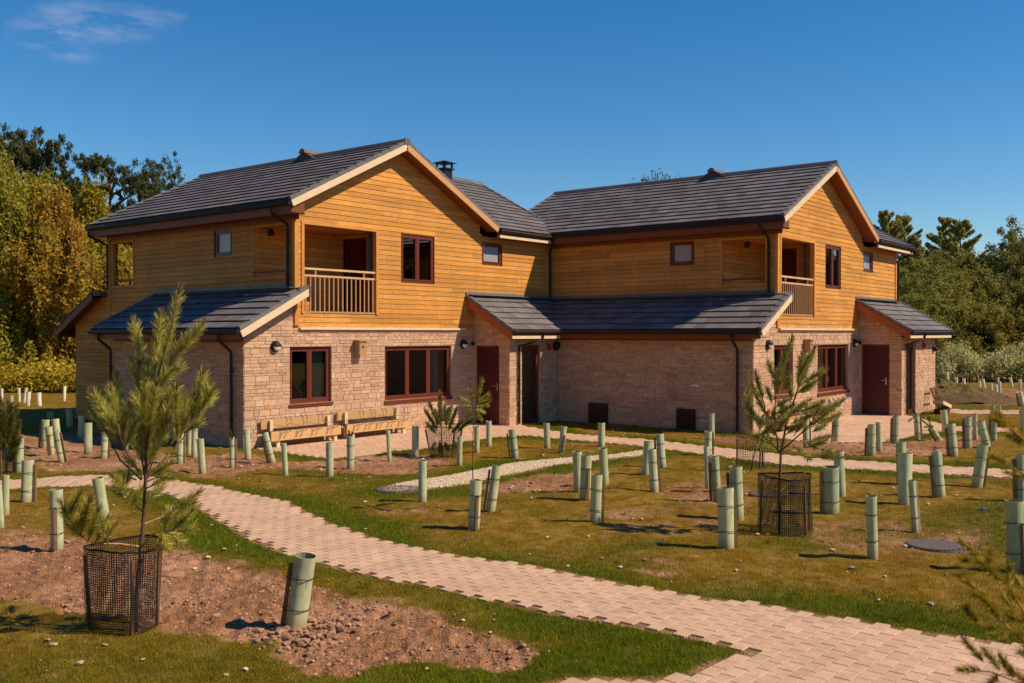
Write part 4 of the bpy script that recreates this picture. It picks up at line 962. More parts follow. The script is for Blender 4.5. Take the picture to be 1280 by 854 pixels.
# ---------------------------------------------------------------- covers set in the grass
def cover(px, py, r_, label, ribs, sq=False):
    c = G(px, py); E2 = empty('access_cover', (c.x, c.y, .005), label, 'cover')
    m = MB(); n = 28
    ring = [(cos(2*pi*k/n)*r_, sin(2*pi*k/n)*r_) for k in range(n)]
    m.poly([(x, y, .022) for x, y in ring], (.5, .42, .38))
    for k in range(n):
        x0, y0 = ring[k]; x1, y1 = ring[(k+1) % n]; m.quad((x0*1.05, y0*1.05, -.05), (x1*1.05, y1*1.05, -.05), (x1, y1, .022), (x0, y0, .022), (.7, .6, .6))
    m.build('lid', M['tile'], E2)
    m = MB()
    for k in range(-ribs, ribs+1):
        y = r_*.9*k/ribs; w = math.sqrt(max(0, (r_*.94)**2-y*y))
        if w > .05: m.box(-w, y-.015, .0225, w, y+.015, .030, (.75, .66, .62))
    if m.v: m.build('ribs', M['tile'], E2)
cover(497, 613, .36, 'round brown access cover at the end of the white gravel strip', 5)
cover(1168, 684, .31, 'ribbed grey access cover in the right lawn near the leaning white stake', 8)
cover(962, 620, .30, 'grey access cover just behind the netted pine in the right lawn', 6)
m = MB()
c = G(1228, 639); m.tube([(c.x-.05, c.y+.05, .02), (c.x, c.y, .03), (c.x+.06, c.y-.05, .02)], [.012, .025, .012], 7)
mb_ = mat('blue_plastic', (.03, .05, .25), .4, .5); tag(m.build('plastic_scrap', mb_), 'scrap of blue plastic lying in a guard shadow in the right lawn', 'litter')
# ---------------------------------------------------------------- young pines
def needles(paths, length, dens, colr, width=.0022, r=None, curl=.35, seedv=0, tipcol=None):
    """paths: list of (p0,p1,start) -> soup of needle triangles"""
    g = np.random.default_rng(seedv); VV = []; CC = []
    for (p0, p1, st) in paths:
        p0 = np.array(p0); p1 = np.array(p1); d = p1-p0; L = np.linalg.norm(d); d = d/L; n = int(L*(1-st)*dens)
        if n < 3: continue
        t = st+(1-st)*g.random(n); t = np.sort(t)
        base = p0+np.outer(t, d*L); rd = g.normal(size=(n, 3)); rd -= np.outer(rd@d, d); rd /= np.linalg.norm(rd, axis=1)[:, None]
        an = g.uniform(.35, 1.0, n)*(1-.55*(t > .93)); dirn = d*np.cos(an)[:, None]+rd*np.sin(an)[:, None]; dirn[:, 2] += .12
        ln = length*g.uniform(.65, 1.15, n); tip = base+dirn*ln[:, None]
        side = np.cross(dirn, g.normal(size=(n, 3))); side /= np.linalg.norm(side, axis=1)[:, None]+1e-9
        w = width*g.uniform(.8, 1.3, n)[:, None]
        VV.append(np.stack([base-side*w, base+side*w, tip+side*w*.35, tip-side*w*.35], 1).reshape(-1, 3))
        k = g.uniform(.35, 1.75, n)[:, None]*np.array(colr)
        y = (g.random(n) < .18)[:, None]; k = np.where(y, k*np.array([1.9, 1.35, 1.0]), k)
        if tipcol is not None: k = np.where((t > .93)[:, None], np.array(tipcol)*g.uniform(.7, 1.2, n)[:, None], k)
        CC.append(np.repeat(k, 4, 0))
    return np.vstack(VV), np.vstack(CC)
def young_pine(base_px, trunk, stems, shoots, label, r0, col_=(.062, .088, .028), nl=.075, dens=620, dj=.28, seedv=1, group=None, nw=.0019, tip=(.30, .20, .08)):
    B = G(*base_px); dp = depth_of(B); g = random.Random(seedv)
    E2 = empty('young_pine', B, label, 'young tree', group)
    tp = [P(x, y, dp)-B for x, y in trunk]
    m = MB(); n = len(tp); m.tube(tp, [r0*(1-.8*i/(n-1)) for i in range(n)], 9, (1.15, .95, .85)); tk = m.build('trunk', M['bark'], E2, smooth=True)
    dz = {}
    def D(x, y, far): return far
    m = MB()
    for (pts, rad, pale, off) in stems:
        q = [P(x, y, dp+off*i/(len(pts)-1))-B for i, (x, y) in enumerate(pts)]
        m.tube(q, [rad*(1-.55*i/(len(q)-1)) for i in range(len(q))], 6, (4.2, 3.9, 3.0) if pale else (1, .85, .7))
    paths = []
    for (x0, y0, x1, y1, st, *o) in shoots:
        off = o[0] if o else g.uniform(-dj, dj); e1 = off+g.uniform(-.1, .1)
        a_ = P(x0, y0, dp+off*.6)-B; b_ = P(x1, y1, dp+e1)-B; m.tube([a_, (a_+b_)/2, b_], [.0065, .0055, .0045], 5, (2.0, 1.7, .9)); paths.append((a_, b_, st))
    if m.v: m.build('branches', M['bark'], E2)
    V, C = needles(paths, nl, dens, col_, nw, seedv=seedv, tipcol=tip)
    arr_mesh('needles', V, 4, C, M['needle'], E2)
    return E2, B, dp
def net(px0, px1, py_base, py_top, bx, label, flare=0.0, cell=.03, tw=.0016, top_dark=True, seedv=0, d_off=0, sq=False):
    B = G(bx, py_base); dp = depth_of(B); R0 = (px1-px0)/2*dp/F; cx_ = (px0+px1)/2; C0 = P(cx_, py_base, dp); C0.z = 0; h = (P(cx_, py_top, dp)-C0).z; g = random.Random(seedv)
    E2 = empty('net_guard', C0, label, 'net guard', 'black net guards round the young pines')
    nv = max(24, int(2*pi*R0/cell)); nh = max(8, int(h/cell)); m = MB()
    def pt(an, t):
        rr = R0*(1+flare*(t-.5)*2)*(1+.06*sin(3*an+seedv)+.03*sin(7*an+t*4+seedv))
        return Vector((cos(an)*rr, sin(an)*rr, h*t+.015*sin(2*an+seedv)*t+.004))
    K = 8
    for i in range(nv):
        an = 2*pi*i/nv; da = tw/R0
        for k in range(K):
            m.quad(pt(an-da, k/K), pt(an+da, k/K), pt(an+da, (k+1)/K), pt(an-da, (k+1)/K))
    for j in range(nh+1):
        t = j/nh; dt = tw/h*(1 if j < nh else 3.5)
        for i in range(40):
            a0 = 2*pi*i/40; a1 = 2*pi*(i+1)/40; m.quad(pt(a0, t-dt), pt(a1, t-dt), pt(a1, t+dt), pt(a0, t+dt))
    m.build('netting', M['net'], E2)
    for q in (2.3, 4.4, 5.6):
        s_ = MB(); s_.beam(pt(q, 0)*.97-Vector((0, 0, .05)), pt(q, .93)*.97, (1, 0, 0), .022, (0, 1, 0), .022, (.55, .45, .4)); s_.build('stake', M['stake'], E2)
    return E2
pine1 = young_pine((168, 792), [(168, 797), (171, 740), (176, 690), (180, 640), (182, 595), (183, 560), (188, 520), (197, 470), (212, 420), (224, 368)],
 [([(182, 600), (205, 575), (240, 535), (263, 505)], .009, True, -.05), ([(181, 603), (198, 596), (211, 574)], .008, False, .1), ([(178, 598), (160, 570), (150, 545), (148, 530)], .008, True, -.1), ([(177, 600), (150, 575), (135, 545), (128, 530)], .008, False, .15),
  ([(178, 684), (150, 680), (118, 680), (98, 668), (84, 648)], .009, True, -.25), ([(179, 682), (190, 668), (205, 662), (222, 664)], .008, True, -.15), ([(180, 655), (205, 645), (222, 637)], .006, True, .2), ([(179, 640), (165, 628), (152, 615)], .006, False, -.2),
  ([(181, 600), (176, 560), (174, 520)], .007, False, -.1), ([(183, 600), (196, 560), (205, 530)], .007, False, .15)],
 [(197, 470, 224, 366, .12, 0), (193, 472, 201, 396, .1), (181, 470, 168, 405, .12), (178, 500, 166, 452, .1), (200, 474, 236, 420, .05), (226, 440, 253, 406, .1, -.05), (206, 478, 226, 458, .1), (187, 500, 213, 466, .1),
  (182, 560, 173, 486, .1), (185, 545, 195, 482, .1), (188, 530, 222, 484, .1), (183, 575, 200, 505, .1), (178, 545, 174, 458, .15), (184, 590, 176, 530, .15), (184, 585, 208, 530, .1), (190, 560, 212, 512, .1), (180, 585, 166, 540, .2), (176, 560, 160, 520, .2), (186, 520, 184, 460, .1),
  (186, 540, 170, 498, .1), (188, 510, 206, 462, .1), (192, 500, 190, 448, .1), (196, 545, 214, 490, .1),(180, 530, 182, 480, .1),(200, 530, 210, 500, .1),
  (150, 547, 117, 493, .1), (150, 545, 124, 508, .1), (148, 540, 147, 474, .08), (150, 536, 138, 488, .1), (152, 548, 161, 508, .1), (146, 552, 116, 518, .15), (150, 560, 130, 530, .2), (155, 562, 168, 530, .1), (140, 540, 133, 505, .1),
  (222, 545, 220, 488, .1), (238, 530, 254, 468, .1), (245, 525, 262, 482, .12), (256, 512, 265, 494, .1), (225, 548, 240, 498, .1), (214, 555, 232, 528, .1), (232, 540, 250, 528, .2), (210, 560, 196, 528, .1), (228, 535, 232, 500, .1), (248, 516, 266, 488, .1),
  (160, 620, 143, 598, .1, -.3), (158, 625, 145, 612, .1), (165, 632, 178, 612, .1), (150, 615, 160, 595, .1), (222, 637, 246, 618, .1, .2), (205, 645, 240, 630, .2, .2), (215, 664, 237, 642, .1), (205, 663, 228, 680, .1), (222, 664, 240, 662, .1), (200, 664, 210, 685, .15), (205, 662, 215, 640, .1), (196, 655, 220, 640, .2),
  (98, 668, 82, 640, .1, -.3), (84, 648, 100, 618, .05, -.3), (90, 655, 78, 632, .05, -.3), (100, 670, 112, 628, .1, -.35), (110, 676, 122, 640, .1, -.3), (118, 680, 134, 652, .1, -.2), (95, 662, 108, 642, .1, -.3), (128, 680, 140, 660, .2, -.2), (105, 672, 90, 660, .1, -.3), (135, 680, 128, 655, .2, -.25),
  (183, 598, 212, 580, .3), (196, 596, 214, 598, .2), (180, 612, 205, 600, .3), (182, 628, 200, 612, .3),(170,600,150,592,.3),(176,590,160,575,.3)],
 'tall young pine with bushy upright shoots in the left foreground', .021, (.46, .45, .10), nl=.085, dens=1750, seedv=5, group=None, nw=.0019)
net(112, 199, 786, 682, 155, 'black net guard round the foot of the tall foreground pine', flare=.05, cell=.019, tw=.0027, seedv=1)
m = MB(); c = pine1[1]; q0 = P(200, 720, pine1[2]-.1); m.tube([q0, P(221, 722, pine1[2]-.1)], .004, 5); tag(m.build('twig', M['bark']), 'thin bare twig sticking out of the foreground net guard', 'twig')
young_pine((976, 668), [(974, 668), (974, 620), (976, 566), (983, 530), (997, 487), (1012, 448), (1018, 432)],
 [([(976, 566), (955, 545), (940, 520)], .009, False, .1), ([(976, 564), (1000, 543), (1022, 520)], .011, False, -.1), ([(976, 566), (1002, 557)], .006, True, -.2), ([(973, 566), (968, 520), (971, 477)], .009, False, .1), ([(971, 480), (962, 456)], .006, False, 0), ([(960, 545), (956, 510), (946, 470)], .008, False, .15), ([(973, 616), (960, 600)], .006, True, -.1), ([(975, 615), (990, 600), (1008, 590)], .006, True, .1)],
 [(971, 480, 990, 424, .08, .1), (971, 485, 981, 445, .1), (970, 477, 961, 455, .1), (997, 487, 1018, 436, .05), (997, 487, 1002, 446, .1), (999, 482, 1030, 463, .15), (998, 490, 1018, 478, .1), (996, 492, 1012, 485, .1), (1000, 470, 1010, 448, .1),
  (973, 486, 975, 462, .1), (975, 495, 968, 478, .1), (990, 500, 986, 470, .1), (957, 512, 945, 468, .3), (950, 505, 942, 485, .2), (958, 520, 948, 500, .2), (965, 505, 960, 488, .1), (968, 510, 985, 500, .2), (966, 520, 990, 508, .2),
  (985, 520, 1010, 502, .15), (988, 530, 1012, 520, .1), (1002, 542, 1052, 502, .3), (1012, 535, 1048, 519, .3), (1018, 522, 1026, 505, .1), (1020, 520, 1040, 508, .1), (1010, 552, 1034, 547, .2), (1000, 550, 1020, 560, .2), (990, 556, 1012, 574, .3), (1012, 572, 1050, 572, .3), (1008, 560, 1030, 552, .2),
  (956, 515, 950, 530, .2), (960, 535, 945, 523, .2), (963, 540, 968, 515, .2), (970, 540, 985, 522, .2), (980, 545, 1000, 530, .2), (975, 550, 960, 530, .2), (982, 540, 978, 515, .2), (992, 545, 1005, 528, .2), (960, 550, 943, 545, .2), (968, 560, 955, 550, .3), (988, 520, 975, 505, .2), (955, 540, 950, 560, .2),
  (940, 522, 935, 490, .3), (948, 530, 936, 512, .2), (1015, 540, 1030, 533, .1),(1022,560,1040,566,.2),(950,545,968,530,.1),(1000,515,1025,505,.2)],
 'young pine with long spreading branches in the right lawn', .019, (.34, .34, .08), nl=.082, dens=1250, seedv=8, nw=.0028)
net(949, 1014, 664, 595, 981, 'black net guard round the foot of the spreading pine in the right lawn', flare=-.03, cell=.022, tw=.0030, seedv=3)
young_pine((940, 590), [(938, 590), (942, 570), (948, 550), (950, 530), (948, 512)], [([(944, 560), (936, 540)], .005, False, 0)],
 [(941, 545, 934, 460, .5, .1), (940, 540, 934, 508, .2), (948, 540, 955, 525, .2), (946, 552, 930, 535, .2), (946, 550, 960, 545, .2), (948, 530, 942, 515, .2), (937, 520, 930, 508, .2), (948, 560, 956, 560, .1)],
 'small young pine in the netting behind the right lawn pine', .012, (.34, .32, .07), nl=.07, dens=1000, seedv=12, nw=.003)
net(920, 955, 586, 545, 938, 'smaller black net guard behind the right lawn pine beside the brick path', cell=.03, tw=.0019, seedv=5)
young_pine((555, 572), [(553, 572), (552, 545), (551, 520), (551, 500)], [([(552, 545), (540, 530)], .006, False, 0), ([(552, 545), (566, 530)], .006, False, 0)],
 [(551, 530, 550, 492, .2), (549, 535, 537, 504, .1), (548, 540, 532, 514, .1), (555, 530, 556, 508, .1), (557, 535, 564, 510, .1), (560, 540, 571, 511, .1), (548, 545, 534, 530, .2), (562, 545, 577, 528, .2), (566, 545, 585, 528, .3), (552, 535, 545, 515, .1), (557, 532, 560, 513, .1), (553, 530, 549, 506, .1), (575, 535, 592, 524, .1), (545, 552, 541, 560, .1), (555, 552, 560, 562, .1), (565, 550, 572, 560, .1), (550, 550, 550, 566, .1), (580, 532, 588, 520, .1)],
 'bushy young pine in black netting at the paving edge of the left house', .016, (.19, .19, .05), nl=.085, dens=1300, seedv=15, nw=.0035)
net(536, 577, 571, 533, 556, 'flared black net guard round the bushy pine at the paving edge', flare=.16, cell=.03, tw=.0024, seedv=7)
young_pine((594, 640), [(592, 640), (591, 600), (591, 560), (592, 525), (596, 505), (603, 475)], [([(592, 545), (584, 530)], .004, False, 0)],
 [(597, 500, 603, 474, .1), (593, 503, 588, 488, .1), (595, 505, 612, 493, .1), (592, 505, 575, 499, .2), (594, 507, 613, 500, .1), (594, 510, 610, 507, .1), (592, 508, 580, 510, .1), (593, 512, 605, 516, .1), (593, 515, 602, 525, .1), (592, 512, 586, 520, .1), (596, 500, 590, 494, .1), (594, 507, 600, 512, .1)],
 'thin tall sapling with a tuft of needles growing out of a tree guard', .009, (.42, .40, .07), nl=.055, dens=1400, seedv=18, nw=.0028, tip=(.12, .14, .04))
young_pine((8, 592), [(8, 592), (8, 560), (7, 530), (7, 505)], [],
 [(8, 560, 0, 500, .1), (8, 555, 10, 505, .1), (8, 560, 20, 510, .1), (8, 570, -10, 520, .1), (10, 570, 24, 530, .1), (8, 545, 4, 515, .1), (8, 580, 24, 550, .1), (4, 575, -12, 545, .1), (8, 550, 16, 520, .1), (10, 565, 22, 540, .1), (6, 560, -4, 530, .1), (0, 580, -18, 560, .1), (10, 580, 20, 565, .1), (6, 575, 0, 560, .1), (8, 540, 14, 508, .1), (4, 545, -6, 508, .1), (5, 566, 14, 545, .1), (6, 570, 8, 540, .1)],
 'dense dark pine bush at the left edge of the view', .02, (.16, .17, .04), nl=.10, dens=1500, seedv=21, dj=.45, nw=.0042)
net(-18, 17, 592, 558, 0, 'black net guard round the pine bush at the left edge', cell=.03, tw=.0024, seedv=9)
# sprigs poking out of guards
for (bx, by, shoots_, lab) in ((438, 586, [(438, 548, 436, 540, 0, 0), (438, 548, 441, 541, 0, 0)], 'tiny sprig on top of the guard before the right rack'),
                               (290, 585, [(290, 548, 289, 541, 0, 0), (290, 548, 294, 543, 0, 0)], 'tiny sprig on top of the guard at the stone corner'),
                               (1150, 552, [(1144, 520, 1136, 527, 0, 0), (1146, 520, 1140, 512, 0, 0), (1148, 520, 1156, 516, 0, 0)], 'dying sprig in the guard near the toppled one'),
                               (1176, 553, [(1163, 534, 1152, 525, 0, 0), (1163, 534, 1155, 534, 0, 0), (1164, 534, 1160, 522, 0, 0)], 'drooping sprig poking out of the toppled guard')):
    young_pine((bx, by), [(bx, by-5), (shoots_[0][0], shoots_[0][1]+4)], [], shoots_, lab, .006, (.05, .055, .02), nl=.05, dens=420, seedv=bx, nw=.004)
# conifer sapling close to the camera, lower right (its foot is below the view)
def near_sapling():
    dp = 2.9; fx = P(1345, 780, dp); B = Vector((fx.x, fx.y, 0)); E2 = empty('young_larch', B, 'blurred yellow green conifer sapling close to the camera at the lower right', 'young tree')
    Q = lambda x, y, o=0: P(x, y, dp+o)-B
    m = MB(); m.tube([Vector((0, 0, -.05)), Q(1345, 1000), Q(1330, 760), Q(1318, 560), Q(1305, 470)], [.017, .014, .011, .008, .004], 8); m.build('trunk', M['bark'], E2, smooth=True)
    m = MB(); st = [([(1335, 860), (1300, 800), (1262, 735), (1225, 700)], .0055), ([(1335, 880), (1290, 812), (1250, 775), (1222, 738)], .005), ([(1338, 900), (1290, 860), (1240, 840), (1210, 838)], .0045), ([(1332, 830), (1300, 790), (1275, 770)], .005), ([(1320, 590), (1285, 555), (1255, 528), (1242, 516)], .0045), ([(1323, 650), (1290, 600), (1262, 582)], .004)]
    for pts, rad in st: m.tube([Q(x, y, .08*sin(x)) for x, y in pts], [rad*(1-.6*i/(len(pts)-1)) for i in range(len(pts))], 6, (3.2, 2.2, 1.0))
    m.build('branches', M['bark'], E2)
    sh = [(1262, 735, 1222, 700, .1), (1225, 700, 1200, 676, 0), (1228, 703, 1203, 700, .1), (1235, 712, 1238, 688, .1), (1222, 738, 1202, 722, 0), (1235, 752, 1216, 742, .1), (1250, 775, 1230, 750, .1), (1262, 735, 1262, 705, .1), (1275, 752, 1262, 740, 0), (1290, 780, 1262, 772, .1), (1272, 770, 1255, 745, .2),
          (1262, 790, 1240, 796, .1), (1240, 840, 1205, 800, .3), (1228, 838, 1202, 838, .1), (1255, 845, 1232, 815, .2), (1270, 850, 1250, 822, .1), (1290, 860, 1265, 838, .1), (1250, 842, 1236, 856, .1), (1285, 812, 1272, 790, .1), (1290, 800, 1280, 772, .1), (1265, 805, 1250, 800, .1), (1222, 780, 1206, 760, .1), (1250, 790, 1222, 780, .2), (1300, 830, 1275, 815, .1),
          (1285, 555, 1242, 515, .1), (1262, 535, 1240, 523, .1), (1285, 560, 1262, 545, .1), (1262, 582, 1240, 570, .1), (1290, 600, 1262, 592, .1), (1275, 560, 1276, 540, .1), (1330, 760, 1290, 745, .2), (1280, 735, 1268, 722, .2), (1300, 690, 1292, 660, .1), (1325, 700, 1290, 700, .3)]
    paths = []
    g = random.Random(3)
    for (x0, y0, x1, y1, s_) in sh:
        o0 = .08*sin(x0); o1 = o0+g.uniform(-.08, .08); paths.append((Q(x0, y0, o0), Q(x1, y1, o1), s_))
    V, C = needles(paths, 0.026, 2600, (.34, .27, .02), .0011, seedv=33)
    arr_mesh('needles', V, 4, C, M['needle'], E2)
near_sapling()
# ---------------------------------------------------------------- background trees
def leaf_soup(centers, sig, n, size, colr, seedv, vert=0.0, colj=.35, hue=None, elong=1.6):
    g = np.random.default_rng(seedv); c = np.array(centers); k = g.integers(0, len(c), n)
    off = g.normal(size=(n, 3)); off *= (1.25*g.random(n)**.75/np.linalg.norm(off, axis=1))[:, None]*np.array(sig)[k]
    p = c[k]+off
    a_ = g.normal(size=(n, 3)); a_[:, 2] += vert*g.choice([-1, 1], n); a_ /= np.linalg.norm(a_, axis=1)[:, None]
    b_ = np.cross(a_, g.normal(size=(n, 3))); b_ /= np.linalg.norm(b_, axis=1)[:, None]
    s_ = size*g.uniform(.6, 1.35, n)[:, None]; A_ = a_*s_*elong/2; B_ = b_*s_/2
    V = np.stack([p-A_, p-B_, p+A_, p+B_], 1).reshape(-1, 3)
    clump = g.uniform(1-colj*.6, 1+colj*.6, len(c))[k]
    base = np.array(colr)*(clump*g.uniform(1-colj, 1+colj, n))[:, None]
    if hue is not None:
        hm = g.random(len(c))[k][:, None]*.6+g.random(n)[:, None]*.4; base = base*(1-hm)+np.array(hue)*hm*(g.uniform(.7, 1.3, n))[:, None]
    return V, np.repeat(base, 4, 0)
def tree(name, label, cat, x, y, H, Wd, kind, seedv, colr, hue, nleaf, leaf, group=None, low=.02):
    g = random.Random(seedv); B = Vector((x, y, 0)); E2 = empty(name, B, label, cat, group)
    m = MB(); tr_ = []; cen = []; sig = []
    lean = Vector((g.uniform(-.04, .04), g.uniform(-.04, .04), 0))
    def axis(t): return Vector((lean.x*H*t+.12*sin(t*5+seedv), lean.y*H*t+.12*cos(t*4+seedv), H*t))
    tr_r = .018*H+.03
    if kind == 'birch':      # several drooping stems, foliage almost to the ground
        for s_ in range(3):
            a0 = g.uniform(0, 6.28); d0 = Vector((cos(a0), sin(a0), 0))*Wd*.16
            pts = [axis(t)*(1 if s_ == 0 else .95)+d0*s_*t for t in (0, .2, .45, .7, .93)]; m.tube(pts, [tr_r*.8, tr_r*.65, tr_r*.45, tr_r*.25, .02], 7, (2.4, 2.2, 1.9))
        nb = 230
        for i in range(nb):
            t = low+(.97-low)*g.random()**.85; rad = Wd/2*(1-.75*max(0, t-.55)/.45)*(.8+.3*sin(seedv+t*9)); a0 = g.uniform(0, 6.28); q = rad*g.uniform(.35, 1.0)
            c_ = axis(t)+Vector((cos(a0)*q, sin(a0)*q, g.uniform(-.3, .3))); cen.append(c_); k = g.uniform(.16, .42); sig.append((k, k, k*2.8))
            if i % 6 == 0: m.tube([axis(max(.05, t-.12)), (axis(t)+c_)/2+Vector((0, 0, .2)), c_], [.05, .03, .012], 5, (1.5, 1.3, 1.1))
        vert = 1.0
    elif kind == 'pine':     # Scots pine: bare trunk, flattened clumps on crooked limbs
        m.tube([axis(t) for t in (0, .25, .5, .75, .95)], [tr_r, tr_r*.85, tr_r*.65, tr_r*.4, .05], 8, (1.3, .8, .6))
        for i in range(34):
            t = g.uniform(.38, 1.0); a0 = g.uniform(0, 6.28); rad = Wd/2*(1-.5*abs(t-.68)/.32)*g.uniform(.45, 1.05)
            tip = axis(t)+Vector((cos(a0)*rad, sin(a0)*rad, g.uniform(-.2, .9)))
            m.tube([axis(t-.06), (axis(t)+tip)/2+Vector((0, 0, -.25)), tip], [.11, .07, .03], 5)
            for _ in range(16):
                cen.append(tip+Vector((g.gauss(0, .8), g.gauss(0, .8), g.gauss(.1, .40)))); k = g.uniform(.10, .24); sig.append((k*1.1, k*1.1, k*1.5))
        vert = 2.2
    elif kind == 'larch':    # slender conifer with up-curving sparse boughs
        m.tube([axis(t) for t in (0, .25, .5, .75, 1.0)], [tr_r, tr_r*.8, tr_r*.55, tr_r*.3, .02], 8)
        for i in range(96):
            t = g.uniform(.12, .99); a0 = g.uniform(0, 6.28); rad = Wd/2*(1.02-t)**.75*g.uniform(.7, 1.2)+.05
            tip = axis(t)+Vector((cos(a0)*rad, sin(a0)*rad, rad*.55)); mid = axis(t)*.5+tip*.5+Vector((0, 0, -.12*rad))
            m.tube([axis(t-.01), mid, tip], [.05, .035, .012], 5)
            for q in range(12):
                f = .25+.75*q/11; c_ = axis(t)*(1-f)**2+mid*2*f*(1-f)+tip*f*f; cen.append(c_+Vector((0, 0, -.1))); k = .15*(1.15-f*.6); sig.append((k, k, k*1.1))
        vert = .6
    else:                    # broad: rounded, many limbs
        m.tube([axis(t) for t in (0, .2, .45, .7)], [tr_r*1.1, tr_r*.85, tr_r*.5, .05], 8)
        for i in range(60):
            t = low+(1-low)*g.random(); rr_ = math.sqrt(max(.05, 1-((t-.5)/.52)**2))*Wd/2; a0 = g.uniform(0, 6.28); q = rr_*g.uniform(.4, 1.05)
            c_ = axis(t)+Vector((cos(a0)*q, sin(a0)*q, 0)); cen.append(c_); k = g.uniform(.4, .8); sig.append((k, k, k*.75))
            for _ in range(3): cen.append(c_+Vector((g.gauss(0, .7), g.gauss(0, .7), g.gauss(.1, .6)))); k = g.uniform(.15, .4); sig.append((k, k, k*1.2))
            if i % 2 == 0: m.tube([axis(t*.55), (axis(t*.75)+c_)/2, c_], [.09, .05, .015], 5)
        vert = 0
    m.build('trunk', M['bark'], E2)
    V, C = leaf_soup(cen, sig, nleaf, leaf, colr, seedv, vert, hue=hue, elong={'pine': 3.0, 'larch': 2.6, 'birch': 1.9}.get(kind, 1.6))
    V = V[:]; ok = V.reshape(-1, 4, 3)[:, :, 2].min(1) > .02; V = V.reshape(-1, 4, 3)[ok].reshape(-1, 3); C = C.reshape(-1, 4, 3)[ok].reshape(-1, 3)
    arr_mesh('crown', V, 4, C, M['leaf'], E2)
def at(px, d):
    r_ = ray(px, 427); return CX+r_.x*d, CY+r_.y*d
def hgt(py, d): return CZ+(416.5-py)/F*d
# golden birches behind the left house, left to right
B1 = [(-38, 44, 215, 5.0, 'golden birch beyond the left edge of the far lawn'), (4, 43, 205, 4.6, 'tall yellow green birch at the far left'), (42, 45, 238, 4.6, 'golden birch second from the left, below the dark pines'), (78, 43, 250, 4.4, 'orange tinted birch in the middle of the birch row'),
      (112, 46, 240, 4.6, 'golden birch just left of the house roof'), (146, 44, 338, 4.4, 'birch half hidden behind the corner of the left house'), (60, 50, 232, 4.8, 'green birch behind the row between two golden ones'), (176, 52, 300, 5, 'birch hidden mostly behind the left house')]
for i, (px, d, ty, w, lab) in enumerate(B1):
    x, y = at(px, d); cc = [(.17, .135, .022), (.13, .125, .022), (.19, .13, .025), (.21, .12, .028), (.17, .13, .02), (.18, .13, .02), (.11, .12, .025), (.12, .12, .03)][i]
    tree('birch_tree', lab, 'tree', x, y, hgt(ty, d), w, 'birch', 200+i, (cc[0]*2.6, cc[1]*2.35, cc[2]*1.5), (.36, .31, .04), 38000, .095, 'golden birches behind the left house')
for i, (px, d, ty, w, lab) in enumerate([(2, 62, 184, 7, 'dark pine rising at the left edge above the birches'), (48, 64, 180, 7.0, 'tallest dark pine above the golden birches'), (132, 66, 205, 8.5, 'broad spreading dark pine left of the roof'), (208, 70, 212, 3.6, 'small dark pine crown just above the left roof slope'), (92, 70, 232, 7, 'dark pine filling the gap between the two taller ones'), (826, 75, 226, 1.6, 'dark pine tip showing above the right house roof')]):
    x, y = at(px, d); tree('pine_tree', lab, 'tree', x, y, hgt(ty, d), w, 'pine', 300+i, (.07, .085, .035), (.14, .13, .035), (52000, 52000, 52000, 16000, 30000, 3000)[i], .075, 'dark pines beyond the houses')
for i, (px, d, ty, w, lab) in enumerate([(1104, 62, 262, 6.5, 'larch rising directly behind the right gable roof'), (1128, 66, 266, 6.5, 'larch second from the left behind the right house'), (1170, 64, 272, 7.0, 'larch with spiky top in the middle of the right wood'), (1198, 62, 274, 6.5, 'larch at the right end of the spiky tops'), (1146, 60, 300, 5, 'lower larch between the spiky tops')]):
    x, y = at(px, d); tree('larch_tree', lab, 'tree', x, y, hgt(ty, d), w, 'larch', 400+i, (.36, .36, .11), (.50, .40, .09), 36000, .07, 'larches behind the right house')
for i, (px, d, ty, w, lab) in enumerate([(1165, 58, 335, 6.5, 'broad olive tree behind the right porch roof'), (1207, 60, 330, 6.5, 'olive green broad tree in the middle of the right wood'), (1234, 66, 345, 6, 'dark green broad tree dipping below its neighbours'), (1262, 62, 310, 6.5, 'green broad tree near the right edge with a ragged top'), (1292, 60, 305, 6.5, 'broad tree cut by the right edge'), (1310, 70, 312, 7, 'broad tree beyond the right edge'), (1200, 53, 378, 5.5, 'low rounded golden olive bush at the foot of the right wood'), (1155, 52, 372, 5.5, 'low olive bush behind the right porch'), (1252, 55, 372, 6, 'low dark bush at the foot of the right wood'), (1290, 54, 368, 6, 'low dark bush at the right edge of the wood'), (1125, 56, 350, 6, 'olive bush against the end wall of the right house')]):
    x, y = at(px, d); cc = [(.075, .075, .018), (.085, .078, .018), (.045, .06, .02), (.06, .07, .02), (.075, .065, .02), (.05, .06, .02), (.12, .095, .018), (.08, .08, .02), (.045, .05, .018), (.04, .045, .018), (.08, .085, .02)][i]
    tree('broad_tree' if i < 6 else 'bush', lab, 'tree' if i < 6 else 'bush', x, y, hgt(ty, d), w, 'broad', 500+i, tuple(q*3.3 for q in cc), (.34, .29, .055), 38000, .085, 'broad trees and bushes of the right wood', low=.03)
